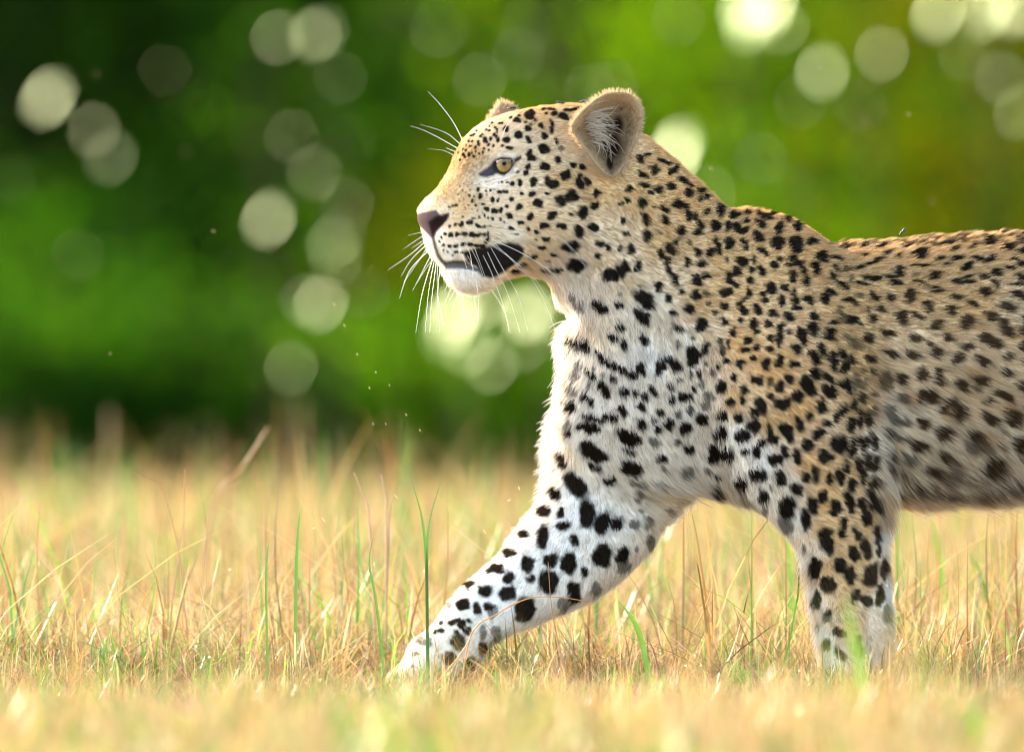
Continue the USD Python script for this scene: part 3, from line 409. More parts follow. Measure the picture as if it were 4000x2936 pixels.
 (2000, 1600, SH, """1060 75 85 40 25;835 200 120 42 8;590 200 50 60 0 1;600 255 45 35 0;1240 290 150 60 25;870 450 170 75 25;510 500 60 50 40;550 570 60 40 40;890 610 70 35 25;1245 435 75 30 15;1280 630 115 75 20;695 815 160 85 52;1045 775 75 45 -10;470 890 60 75 -25;1370 795 80 40 0 1;1390 930 35 60 0 1;1600 530 70 40 10;1910 420 65 45 0;1370 160 60 40 30;2030 110 70 60 0;1690 150 50 55 0;1870 190 60 65 0;1570 210 35 40 0;1890 670 80 60 -30 1;2170 500 70 80 0;1530 340 70 30 25 1;1640 640 40 25 0 1;340 1090 70 55 5;800 1120 90 140 -5;980 1230 85 120 20;520 1110 40 50 -15;550 1250 70 45 -15;320 1370 62 110 5;110 1330 65 45 -5;1140 1230 60 70 10;1330 1240 45 55 0 1;1480 1230 50 60 0 1;660 1390 35 60 -10;970 1560 90 120 -5;1190 1570 60 90 15;1490 1430 45 80 20 1;20 1540 40 30 0;1390 1100 30 30 0 1;1340 1510 20 30 0 1;1620 790 30 30 0 1;1720 1100 30 40 0 1"""),
 (1500, 2100, 2.251, """1105 130 65 40 0;1260 230 60 70 0;1470 190 70 50 -30;1620 220 65 85 -10;1920 180 75 120 -5;2090 150 45 80 15;2110 270 60 50 -30 1;985 280 75 35 -5;1100 345 50 45 0;1290 365 48 38 0;1450 390 75 100 0;1755 300 28 35 0;760 425 55 28 -20;895 465 60 50 5;1090 475 70 55 -8;1670 450 55 60 0;1680 530 50 60 0;1860 460 40 50 0 1;690 585 50 50 -30;820 620 42 45 0;920 600 30 30 0;1240 630 85 105 -5;1580 590 50 70 0 1;560 590 30 20 0 1;610 740 50 25 0;500 740 30 20 0;680 770 30 30 0;735 730 25 25 0;510 825 35 20 0;450 830 20 20 0;640 920 60 70 10;640 830 20 15 0;340 910 50 40 0 1;270 1025 30 25 0 1;720 820 30 35 0;380 900 30 30 0 1;870 830 30 50 0 1;870 960 40 60 0;560 1060 60 50 0;760 1100 60 60 0;990 850 40 60 0 1;960 640 35 55 0 1"""),
]
px_ = np.arange(PW) * PS + 1440; py_ = np.arange(PH) * PS + 330
def smooth_noise(sigma, seed):
    g = gaussian_filter(np.random.default_rng(seed).normal(size=(PH, PW)), sigma); return g / g.std()
WARPX, WARPY = smooth_noise(4.0, 5) * 3.2 + smooth_noise(9.0, 15) * 3.0, smooth_noise(4.0, 6) * 3.2 + smooth_noise(9.0, 16) * 3.0
DARK = np.zeros((PH, PW), np.float32)
def spot(x, y, a, b, rot, depth, soft=0.16, warp=1.0):
    r = max(a, b) * 1.4 + 10
    i0, i1 = max(0, int((x - r - 1440) / PS)), min(PW, int((x + r - 1440) / PS) + 1); j0, j1 = max(0, int((y - r - 330) / PS)), min(PH, int((y + r - 330) / PS) + 1)
    if i1 <= i0 or j1 <= j0: return
    k = warp * min(1.0, min(a, b) / 14.0)
    X = px_[None, i0:i1] - x + WARPX[j0:j1, i0:i1] * k; Y = py_[j0:j1, None] - y + WARPY[j0:j1, i0:i1] * k
    c, s = math.cos(math.radians(rot)), math.sin(math.radians(rot))
    d = ((np.abs(X * c + Y * s) / a) ** 2.3 + (np.abs(-X * s + Y * c) / b) ** 2.3) ** (1 / 2.3)
    t = np.clip((1 + soft - d) / (2 * soft), 0, 1); t = t * t * (3 - 2 * t) * depth
    DARK[j0:j1, i0:i1] = np.maximum(DARK[j0:j1, i0:i1], t)
SPOTS = []
for sheet, (ox, oy, sc, text) in enumerate(SHEETS):
    for row in text.split(';'):
        v = [float(q) for q in row.split()]
        x, y, a, b = ox + v[0] / sc, oy + v[1] / sc, v[2] / sc, v[3] / sc
        if any(s[5] != sheet and abs(s[0] - x) + abs(s[1] - y) < 0.5 * (min(a, b) + min(s[2], s[3])) for s in SPOTS): continue
        SPOTS.append((x, y, a, b, v[4], sheet)); gk = 1.04 if sheet == 0 else 1.11; spot(x, y, a * gk + .4, b * gk + .4, v[4], 0.72 if len(v) > 5 else 1.0)
done_ = []
def paint_near(x, y): return all((x - q[0]) ** 2 + (y - q[1]) ** 2 > q[2] ** 2 for q in done_[-400:])
rg = np.random.default_rng(9); inside_ = u_body > 0.0008
for _ in range(5):                          # small spots between the large ones on shoulder, back and flank
    room = distance_transform_edt(DARK < .35) * PS
    for _ in range(700):
        x, y = rg.uniform(2640, 4000), rg.uniform(900, 1900); fl_ = x > 3420; need = 30 if fl_ else 23
        if y > 1250 + (2950 - x) * 1.6 and x < 2950: continue
        i_, j_ = int((x - 1440) / PS), int((y - 330) / PS)
        if room[j_, i_] > need and at_map(inside_.astype(float), x, y)[0] > .5 and paint_near(x, y):
            spot(x, y, rg.uniform(.42, .62) * need, rg.uniform(.5, .8) * need, rg.uniform(-40, 10), rg.uniform(.75, 1)); done_.append((x, y, need * 1.3))
for x, y, a, b in ((3600, 1922, 45, 16), (3720, 1926, 60, 18), (3850, 1918, 70, 20), (3965, 1895, 50, 22), (3690, 1880, 30, 16), (3520, 1915, 30, 14)): spot(x, y, a, b, -4, .8)
ROSE = np.zeros((PH, PW), np.float32)       # warmer centres of the rosettes
rr = np.random.default_rng(3); placed = []
for _ in range(9000):                       # hind quarters, hind legs and tail
    x, y = rr.uniform(4010, 6660), rr.uniform(900, 2700)
    small = (x > 5600) or (y > 1750); gap = 46 if small else 92
    if all((x - q[0]) ** 2 + (y - q[1]) ** 2 > (gap + q[2]) ** 2 / 4 for q in placed):
        placed.append((x, y, gap))
        if small: spot(x, y, rr.uniform(13, 21), rr.uniform(13, 21), 0, 1.0)
        else:
            n = rr.integers(3, 6); a0 = rr.uniform(0, 6.28)
            for k in range(n):
                a = a0 + k * 6.28 / n + rr.normal(0, .2); spot(x + 27 * math.cos(a), y + 24 * math.sin(a), rr.uniform(9, 15), rr.uniform(9, 15), rr.uniform(0, 90), 1.0)
for x in np.arange(3240, 4050, 21):          # dark streaks along the back line
    for y in (903, 925, 948): spot(x + rr.uniform(-9, 9), y + rr.uniform(-8, 8), rr.uniform(9, 20), rr.uniform(4, 8), -12, rr.uniform(.5, 1))
for x, y, a in ((1640, 2560, 10), (1610, 2600, 8), (1680, 2590, 12), (1650, 2640, 8), (1720, 2620, 12), (1600, 2650, 7), (1625, 2665, 6)): spot(x, y, a, a * .7, 20, .7)
for x, y in ((3430, 1490), (3790, 1470), (3930, 1600), (3700, 1610), (3840, 1720), (3550, 1560), (3950, 1300)):
    ROSE = np.maximum(ROSE, np.exp(-(((px_ - x) / 45) ** 2)[None, :] - (((py_ - y) / 40) ** 2)[:, None]))

def poly_mask(points, soft=1.5):
    im = Image.new('L', (PW, PH)); ImageDraw.Draw(im).polygon([((x - 1440) / PS, (y - 330) / PS) for x, y in points], fill=255)
    return gaussian_filter(np.asarray(im, np.float32) / 255.0, soft)

# ground colour of the coat: tan, orange tan, cream, white
TAN, ORA, CRM, WHT, PAL, BEL = (.57, .370, .165), (.59, .355, .145), (.66, .505, .315), (.84, .80, .735), (.76, .67, .54), (.74, .63, .47)
BRG = (.42, .275, .125)  # bridge tan darkened in colour to offset the sun skimming it
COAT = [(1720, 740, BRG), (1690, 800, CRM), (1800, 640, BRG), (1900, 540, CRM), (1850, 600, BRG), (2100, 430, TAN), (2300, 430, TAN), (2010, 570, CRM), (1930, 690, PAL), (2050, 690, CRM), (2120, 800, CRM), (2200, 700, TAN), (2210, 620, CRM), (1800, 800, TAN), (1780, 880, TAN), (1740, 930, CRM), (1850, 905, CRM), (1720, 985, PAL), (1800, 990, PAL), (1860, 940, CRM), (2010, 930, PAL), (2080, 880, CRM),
    (1660, 940, WHT), (1665, 980, WHT), (1680, 954, WHT), (1706, 978, WHT), (1720, 945, PAL), (1753, 998, WHT), (1790, 1002, PAL), (1690, 1000, WHT), (1700, 1020, WHT), (1830, 1090, WHT), (1760, 1075, WHT), (2050, 1010, CRM), (2150, 960, CRM), (2150, 1080, PAL), (2250, 1180, WHT), (2330, 1120, PAL), (2250, 850, CRM), (2330, 750, TAN), (2400, 900, CRM), (2500, 780, TAN), (2700, 760, ORA), (2600, 690, ORA), (2450, 1080, CRM), (2350, 1040, CRM), (2600, 950, TAN), (2620, 1120, CRM), (2560, 1200, PAL), (2450, 1260, PAL), (2330, 1300, PAL), (2250, 1400, WHT), (2500, 1420, WHT), (2680, 1350, PAL), (2760, 1330, CRM), (2730, 1180, TAN),
    (2850, 1000, TAN), (2900, 870, ORA), (3050, 900, ORA), (3150, 980, ORA), (2900, 1150, TAN), (2880, 1350, ORA), (3000, 1450, ORA), (3100, 1600, ORA), (3000, 1650, TAN), (2850, 1560, TAN), (2780, 1560, PAL), (2700, 1620, WHT), (2850, 1720, WHT), (2950, 1800, WHT), (2950, 1950, WHT), (2750, 1850, WHT), (3060, 1880, PAL), (3150, 1820, ORA), (3200, 1950, ORA), (3300, 1850, TAN), (3260, 2080, TAN), (3250, 2180, TAN), (3350, 2170, TAN), (3280, 2350, TAN), (3380, 2270, TAN), (3350, 2420, TAN), (3250, 2420, CRM), (3360, 2100, TAN), (3330, 2520, CRM), (3200, 2060, TAN), (3200, 2200, TAN), (3090, 2040, WHT), (3130, 2180, WHT), (3180, 2150, PAL), (3160, 2330, WHT), (3220, 2280, TAN), (3310, 2280, TAN), (3300, 2430, TAN), (3200, 2480, WHT), (3230, 2600, PAL), (3280, 2700, PAL), (3440, 2100, WHT), (3380, 2030, TAN), (3425, 2000, CRM), (3455, 2320, WHT), (3390, 2420, PAL),
    (3500, 1620, PAL), (3440, 1750, PAL), (3460, 1850, BEL), (3350, 1600, TAN), (3330, 1400, TAN), (3300, 1200, TAN), (3520, 1420, CRM), (3700, 1470, CRM), (3800, 1550, CRM), (3900, 1450, CRM), (3800, 1200, TAN), (3950, 1250, CRM), (3600, 1100, TAN), (3350, 1020, TAN), (3700, 960, TAN), (3950, 950, TAN), (3900, 1700, BEL), (3800, 1860, BEL), (3600, 1850, BEL), (3620, 1680, BEL), (3950, 1800, BEL), (3520, 1750, BEL), (3980, 1900, PAL), (4500, 1000, TAN), (4500, 1400, CRM), (4500, 1750, WHT), (5200, 1000, TAN), (5200, 1400, TAN), (5100, 1750, PAL), (5400, 1500, TAN), (5300, 2200, CRM), (5700, 2200, CRM), (5300, 2600, PAL), (5900, 1400, TAN), (6300, 1950, CRM),
    (2300, 1600, WHT), (2400, 2000, WHT), (2200, 2200, WHT), (2600, 1950, WHT), (1950, 2350, WHT), (1750, 2500, PAL), (1620, 2600, BEL), (1600, 2540, PAL), (1680, 2640, BEL), (1580, 2650, BEL), (2250, 1800, WHT), (2500, 1700, WHT)]
low = 4
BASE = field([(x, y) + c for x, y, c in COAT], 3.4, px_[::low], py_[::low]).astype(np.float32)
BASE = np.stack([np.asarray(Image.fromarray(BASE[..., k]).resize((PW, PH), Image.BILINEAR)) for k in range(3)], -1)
BASE = BASE * (1 - 0.8 * ROSE[..., None]) + np.array([.50, .30, .13], np.float32) * 0.8 * ROSE[..., None]
LIP = poly_mask(H((600, 1135), (660, 1112), (760, 1098), (830, 1082), (900, 1072), (950, 1082), (985, 1112), (988, 1150), (962, 1192), (905, 1232), (840, 1272), (780, 1302), (725, 1292), (693, 1262), (690, 1232), (660, 1212), (625, 1190), (605, 1165)), 1.6)
LOWLIP = poly_mask(H((468, 1212), (492, 1194), (545, 1187), (610, 1197), (690, 1236), (705, 1262), (600, 1244), (545, 1242), (488, 1245)), 1.0)
EYEPATCH = poly_mask(H((696, 628), (722, 608), (762, 583), (790, 552), (800, 540), (850, 524), (900, 530), (940, 545), (918, 580), (895, 616), (858, 646), (815, 628), (790, 642), (740, 652), (705, 645)), 1.0)
SEAM = np.zeros((PH, PW), np.float32)
im = Image.new('L', (PW, PH)); dr = ImageDraw.Draw(im)
for line, w in ((H((402, 1035), (412, 1085), (428, 1140), (448, 1178), (480, 1205)), 6), (H((475, 1200), (540, 1190), (640, 1195), (720, 1235)), 4), (H((430, 1150), (455, 1185), (480, 1205)), 8)):
    dr.line([((x - 1440) / PS, (y - 330) / PS) for x, y in line], fill=255, width=w)
SEAM = gaussian_filter(np.asarray(im, np.float32) / 255, 1.2)
NOSE = poly_mask(H((280, 888), (340, 874), (422, 862), (446, 898), (508, 880), (503, 915), (462, 962), (424, 1002), (406, 1060), (385, 1035), (340, 988), (290, 940)), 1.0)
NOSTRIL = poly_mask(H((372, 935), (420, 905), (505, 884), (498, 920), (452, 966), (414, 1002), (402, 1040), (378, 965)), 1.5)
def blend(c, m, s=1.0): 
    global BASE
    BASE = BASE * (1 - m[..., None] * s) + np.array(c, np.float32) * (m[..., None] * s)
DARKC = np.array([.020, .0145, .010], np.float32)
bw_ = np.clip((px_ - 3300) / 250, 0, 1)[None, :, None] * np.clip((py_ - 1040) / 250, 0, 1)[:, None, None]
COATMAP = BASE * (1 - DARK[..., None]) + (DARKC * (1 - bw_) + np.array([.085, .051, .027], np.float32) * bw_) * DARK[..., None]
BASE = COATMAP
LIP = np.clip(LIP * 1.0 + (smooth_noise(3.0, 40) * .10) * (LIP > .02) * (LIP < .98), 0, 1)
blend((.74, .68, .60), poly_mask(H((800, 522), (850, 500), (900, 498), (960, 515), (930, 532), (880, 526), (835, 528)), 2.0), .85); blend((.72, .66, .58), poly_mask(H((790, 650), (850, 652), (905, 625), (945, 590), (950, 602), (915, 642), (860, 668), (800, 664)), 2.0), .8)
blend((.018, .014, .012), LIP); blend((.055, .050, .055), LOWLIP, .95); blend((.03, .02, .015), SEAM, .9); blend((.018, .015, .016), EYEPATCH, .97)
blend((.05, .044, .068), poly_mask(H((712, 630), (735, 612), (770, 600), (776, 622), (745, 640), (718, 642)), 1.5)); blend((.085, .058, .058), NOSE); blend((.018, .009, .008), NOSTRIL)  # bluish sheen of the inner eye corner painted into the colour
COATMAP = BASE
def coat_at(sx, sy):
    c = [(np.asarray(sy) - 330) / PS, (np.asarray(sx) - 1440) / PS]
    return np.stack([map_coordinates(COATMAP[..., k], c, order=1, mode='nearest') for k in range(3)], -1)
def paint_at(img, sx, sy): return map_coordinates(img, [(np.asarray(sy) - 330) / PS, (np.asarray(sx) - 1440) / PS], order=1, mode='nearest')
# ------------------------------------------------------------------ leopard: body, fur, face
skin_mat = strand_look('leopard_skin', 0.0)
fur_mat = strand_look('leopard_fur', 0.38, tint=(1.0, 0.93, 0.82))
leopard = thing('leopard', 'spotted leopard striding left through dry grass, one white foreleg reaching out', 'leopard')
V = np.asarray(BODY.vertices); VN = np.asarray(BODY.vertex_normals)
vsx, vsy = V[:, 0] / K + GX, GZ - V[:, 2] / K
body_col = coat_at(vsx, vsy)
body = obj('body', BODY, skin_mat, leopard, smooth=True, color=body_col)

# hair: x, y, dx, dy (down +), length mm, lift
FLOW = field([(1720, 740, .6, -.8, 3.5, .25), (1700, 870, .8, -.3, 3, .25), (1850, 560, .6, -.8, 5, .3), (1990, 470, .9, -.4, 6, .35), (2250, 430, 1, 0, 8, .35), (2000, 800, 1, -.05, 6, .25), (2200, 800, 1, .15, 9, .25), (2300, 650, .8, .5, 9, .35), (2350, 800, .9, .5, 12, .3), (1800, 930, 1, .1, 4, .25), (1680, 960, -.2, 1, 5, .4), (1830, 1100, .5, .85, 8, .4), (1950, 1080, .8, .6, 9, .35), (2050, 1030, .9, .5, 10, .3), (2200, 1060, .9, .5, 14, .35), (2450, 850, .6, .8, 13, .3), (2600, 690, .95, -.1, 12, .4), (2750, 780, .95, -.2, 13, .4), (2600, 950, .85, .5, 14, .3),
    (2250, 1180, .3, 1, 20, .45), (2230, 1300, -.1, 1, 20, .5), (2350, 1250, .6, .8, 20, .35), (2400, 1350, .35, 1, 20, .35), (2600, 1350, .3, 1, 18, .3), (2500, 1550, .35, 1, 16, .3), (2220, 1500, -.4, 1, 18, .5), (2750, 1150, 1, .3, 13, .28), (2950, 1150, 1, .25, 12, .28), (2950, 1500, .9, .5, 12, .28), (3150, 1600, .8, .7, 13, .28), (3380, 1700, .9, .4, 18, .35), (2950, 860, .9, -.3, 13, .45), (3150, 930, 1, -.1, 14, .4), (3300, 980, 1, -.08, 20, .3), (3700, 950, 1, -.18, 18, .35), (4000, 940, 1, -.12, 18, .35), (3600, 1200, 1, .12, 20, .25), (3300, 1300, 1, .35, 18, .28), (3600, 1500, 1, .4, 25, .28), (3700, 1800, .85, .7, 32, .35), (3900, 1910, .6, .9, 38, .45), (3500, 1900, .6, .9, 30, .45), (3480, 1650, .9, .6, 28, .35), (3950, 1600, .95, .5, 28, .3),
    (2850, 1900, .4, 1, 20, .45), (3000, 1980, .5, 1, 18, .45), (2750, 1600, .5, .9, 15, .3), (2800, 1750, .4, 1, 18, .35), (3200, 1850, .9, .5, 12, .28), (3250, 2050, 1, .25, 10, .3), (3300, 2300, .8, .6, 9, .3), (3120, 2200, -.5, .9, 14, .6), (3165, 2450, -.4, 1, 12, .55), (3460, 2200, .5, .85, 10, .5), (3470, 2450, .5, .85, 11, .55), (3300, 2600, .1, 1, 8, .35), (2170, 1700, -.75, .6, 18, .65), (2160, 1850, -.8, .5, 17, .65), (2300, 1750, .2, 1, 14, .35), (2400, 1850, .6, .7, 18, .35), (2600, 1950, .9, .45, 24, .4), (2250, 1950, .1, 1, 12, .3), (2400, 2100, .3, .9, 14, .35), (2080, 2030, -.8, .5, 14, .6), (2200, 2150, -.3, .9, 11, .3), (1950, 2300, -.5, .85, 9, .3), (1850, 2260, -.8, .5, 10, .5), (1700, 2500, -.6, .8, 6, .3), (1560, 2620, -.9, .3, 4, .3), (4800, 1200, 1, .15, 20, .3), (5400, 1200, .9, .5, 16, .3), (5400, 2200, .3, 1, 10, .3), (6000, 1500, .4, 1, 14, .4)], 3.2)
PALEHAIR = np.array([.74, .70, .62])

def grow(count, weight, seed, npts, width, spread=1.0, len_k=1.0, clump=10, clump_k=0.38):
    r = np.random.default_rng(seed)
    tri = V[BODY.faces]; cen = tri.mean(1); fn = BODY.face_normals
    p = BODY.area_faces * weight(cen, fn); fi = r.choice(len(p), count, p=p / p.sum())
    a, b = r.random(count), r.random(count); fl = a + b > 1; a[fl], b[fl] = 1 - a[fl], 1 - b[fl]
    t = tri[fi]; root = t[:, 0] + a[:, None] * (t[:, 1] - t[:, 0]) + b[:, None] * (t[:, 2] - t[:, 0])
    nn = VN[BODY.faces[fi]]; N = nn[:, 0] * (1 - a - b)[:, None] + nn[:, 1] * a[:, None] + nn[:, 2] * b[:, None]; N /= np.linalg.norm(N, axis=1)[:, None]
    sx, sy = root[:, 0] / K + GX, GZ - root[:, 2] / K
    keep = (paint_at(NOSE, sx, sy) < .5) & (at_map(eye_mask, sx, sy) < .3) & (paint_at(EYEPATCH, sx, sy) < .75) & (paint_at(LOWLIP, sx, sy) < .6)
    root, N, sx, sy = root[keep], N[keep], sx[keep], sy[keep]; count = len(root)
    fl = np.stack([at_map(FLOW[..., k], sx, sy) for k in range(4)], 1)
    lo = meshkit.fbm(root * 38, 2, 3) - .5, meshkit.fbm(root * 38 + 7, 2, 4) - .5
    D = np.stack([fl[:, 0], 0 * lo[0], -fl[:, 1]], 1); D /= np.linalg.norm(D, axis=1)[:, None] + 1e-9
    D[:, 0] += lo[0] * 0.55; D[:, 2] += lo[1] * 0.55
    D -= N * (D * N).sum(1)[:, None]; D /= np.linalg.norm(D, axis=1)[:, None] + 1e-9
    D += r.normal(0, .13 * spread, D.shape); D -= N * (D * N).sum(1)[:, None]; D /= np.linalg.norm(D, axis=1)[:, None] + 1e-9
    edge = np.clip((np.abs(N[:, 0]) - .75) / .2, 0, 1) + np.clip((-N[:, 2] - .6) / .3, 0, 1); L = fl[:, 2] * .001 * len_k * (.58 + .55 * np.clip(edge, 0, 1)) * np.clip(r.normal(1, .22, count), .45, 1.7)
    patch = np.maximum(paint_at(LIP, sx, sy), paint_at(LOWLIP, sx, sy)); L *= 1 - .75 * patch
    lift = np.clip(fl[:, 3] * r.normal(1, .3, count), .08, .95)
    tip = root + L[:, None] * (D * np.sqrt(1 - lift**2)[:, None] + N * lift[:, None])
    if clump:
        cid = r.choice(count, max(count // clump, 1), replace=False); _, near = cKDTree(root[cid]).query(root)
        off = (tip[cid] - root[cid])[near]; ct = root[cid][near] + off / (np.linalg.norm(off, axis=1)[:, None] + 1e-9) * L[:, None]
        ck = clump_k * np.clip((fl[:, 2] - 4) / 8, 0, 1)[:, None]
        tip = tip * (1 - ck) + ct * ck
        shade = np.clip(r.normal(1, .10, len(cid)), .7, 1.3)[near][:, None]
    else: shade = 1.0
    u = np.linspace(0, 1, npts)[None, :, None]
    mid = root + N * (L * lift * .75)[:, None] + D * (L * .33)[:, None]
    P = (1 - u) ** 2 * root[:, None] + 2 * u * (1 - u) * mid[:, None] + u**2 * tip[:, None]
    P[..., 2] = np.maximum(P[..., 2], 0.002)
    q = root * .55 + tip * .45                        # a spot is seen where its hairs end
    col = coat_at(q[:, 0] / K + GX, GZ - q[:, 2] / K)
    g = np.clip(r.normal(1, .20, (count, 1)), .5, 1.6) * shade; pale = np.clip(r.random((count, 1)) * 3 - 2.45, 0, 1)
    dk = (col.mean(1, keepdims=True) < .06)
    col = np.where(dk, col * g, (col * (1 - .6 * pale) + PALEHAIR * .6 * pale) * g)
    wsc = np.clip(fl[:, 2] / 14, .6, 1.05)[:, None] * r.uniform(.75, 1.25, (count, 1))
    return P, width * np.linspace(1, .22, npts)[None] * wsc, np.clip(col, .004, .92)

def near_side(c, n):
    return np.where((c[:, 0] < .72) & (n[:, 1] < .35), 1.0, 0) * np.where(c[:, 2] < .02, .2, 1.0) * np.where((c[:, 0] < .1) & (c[:, 2] > .46), 2.0, 1.0)
def far_side(c, n): return np.where((c[:, 0] < .72) & (n[:, 1] < .35), 0.0, 1.0) * np.where(n[:, 1] < .6, 1.6, 1.0)
FUR_NEAR, FUR_FAR = 140000, 40000
P, W, C = grow(FUR_NEAR, near_side, 21, 4, .00066)
fur = curves('fur', P, W, fur_mat, body, C)
P, W, C = grow(FUR_FAR, far_side, 22, 3, .0015, clump=6)
curves('fur', P, W, fur_mat, body, C)

# eye
eye_dark = plain('eye_dark', (.012, .009, .008), .15, .5, 1.0)
iris_mat = look('eye_amber', {"a": ("attribute", {"attribute": "fcol"}), "p": ("principled_bsdf", {"roughness": .3, "specular_ior_level": .2, "coat_weight": .3, "coat_roughness": .05})}, [("a.color", "p.base_color")], "p.BSDF")
pupil_mat = plain('pupil_black', (.004, .004, .004), .2, .15)
lid_mat = plain('eyelid_skin', (.022, .017, .017), .35)
R_EYE = .0125
for side in (-1, 1):
    ex, ey = H((862, 583))[0]
    hs = float(h_body_at(ex + 30, ey - 34)[0])
    c = np.array([float(wx(ex)), side * (hs - .0118), float(wz(ey))])
    ball = trimesh.creation.icosphere(4, R_EYE); ball.apply_translation(c)
    eye = obj('eye', ball, eye_dark, leopard, smooth=True)
    gaze = np.array([-.06, side * 1.0, .26]); gaze /= np.linalg.norm(gaze)
    e1 = np.cross(gaze, [0, 0, 1]); e1 /= np.linalg.norm(e1); e2 = np.cross(e1, gaze)
    def cap(r0, r1, rad, rings, colf, name, mat):
        th = np.linspace(r0, r1, rings); ph = np.linspace(0, 2 * np.pi, 49)[:-1]
        v = np.array([c + rad * (math.cos(a) * gaze + math.sin(a) * (math.cos(q) * e1 + math.sin(q) * e2)) for a in th for q in ph])
        i, j = np.meshgrid(np.arange(rings - 1), np.arange(48), indexing='ij'); s = side
        f = np.stack([i * 48 + j, i * 48 + (j + 1) % 48, (i + 1) * 48 + (j + 1) % 48, (i + 1) * 48 + j], -1).reshape(-1, 4)
        f = np.vstack([f[:, [0, 2, 1]], f[:, [0, 3, 2]]])
        return obj(name, (v, f), mat, eye, smooth=True, color=np.array([colf(a, q) for a in th for q in ph]))
    ir = np.random.default_rng(8).uniform(.8, 1.15, 48)
    cap(.16, .94, R_EYE * 1.008, 14, lambda a, q: np.array([.21, .12, .03]) * ir[int(q / 6.2832 * 48 + .5) % 48] * (1.1 - .9 * np.clip((a - .72) / .22, 0, 1)) * (.75 + .5 * np.clip((a - .2) / .4, 0, 1)), 'iris', iris_mat)
    cap(.005, .21, R_EYE * 1.012, 4, lambda a, q: np.array([.006, .005, .005]), 'pupil', pupil_mat)
    rim = catmull(H((806, 560), (822, 551), (850, 547), (885, 546), (924, 543), (911, 577), (885, 609), (853, 627), (829, 621), (812, 596)), 6, True); nr = len(rim)
    th_ = np.arctan2(rim[:, 1] - ey, rim[:, 0] - ex); outer = np.stack([ex + 52 * np.cos(th_), ey + 40 * np.sin(th_)], 1)
    lid_v, lid_c = [], []
    for k, g_ in enumerate((0.0, .10, .28, .5, .75, 1.0)):          # lids: from the slit over the eyeball out to the face
        X, Y = rim[:, 0] * (1 - g_) + outer[:, 0] * g_, rim[:, 1] * (1 - g_) + outer[:, 1] * g_
        dx, dz = wx(X) - c[0], wz(Y) - c[2]; d2 = dx * dx + dz * dz; R2 = R_EYE * (1.07 if k else 1.035)
        on_ball = (hs - .0118) + np.sqrt(np.maximum(R2 * R2 - d2, 1e-8)); face = h_body_at(X, Y) + .0002
        wgt = np.clip((g_ - .35) / .5, 0, 1); yy = on_ball * (1 - wgt) + face * wgt
        if k == 5: yy = face - .003
        lid_v.append(np.stack([wx(X), side * yy, wz(Y)], 1)); cc = coat_at(X, Y); dk_ = np.clip(1.3 - k / 2.0, 0, 1)
        lid_c.append(cc * (1 - dk_) + np.array([.018, .014, .014]) * dk_)
    lid_v = np.array(lid_v); m_ = len(lid_v); i, j = np.meshgrid(np.arange(m_ - 1), np.arange(nr), indexing='ij')
    q = np.stack([i * nr + j, i * nr + (j + 1) % nr, (i + 1) * nr + (j + 1) % nr, (i + 1) * nr + j], -1).reshape(-1, 4); f = np.vstack([q[:, [0, 2, 1]], q[:, [0, 3, 2]]])
    obj('eyelid', (lid_v.reshape(-1, 3), f if side < 0 else f[:, ::-1]), skin_mat, leopard, smooth=True, color=np.vstack(lid_c))
    lash = rim[(rim[:, 1] < ey - 14) & (rim[:, 0] > ex - 34)]            # short pale lashes along the upper lid
    lr = np.random.default_rng(44); ls = []
    for _ in range(60):
        p0 = lash[lr.integers(0, len(lash))] + lr.normal(0, 1.5, 2) + [0, -4]; y0 = side * (hs - .0118 + R_EYE * 1.07)
        p1 = p0 + [lr.normal(-3, 3), lr.uniform(5, 11)]; ls.append([[float(wx(p0[0])), y0 * .985, float(wz(p0[1]))], [float(wx((p0[0] + p1[0]) / 2)), y0 * 1.02, float(wz((p0[1] + p1[1]) / 2 - 2))], [float(wx(p1[0])), y0 * 1.04, float(wz(p1[1]))]])
    curves('eyelash', np.array(ls), np.array([.0004, .0003, .0001]), fur_mat, leopard, np.tile([.6, .52, .42], (len(ls), 1)))

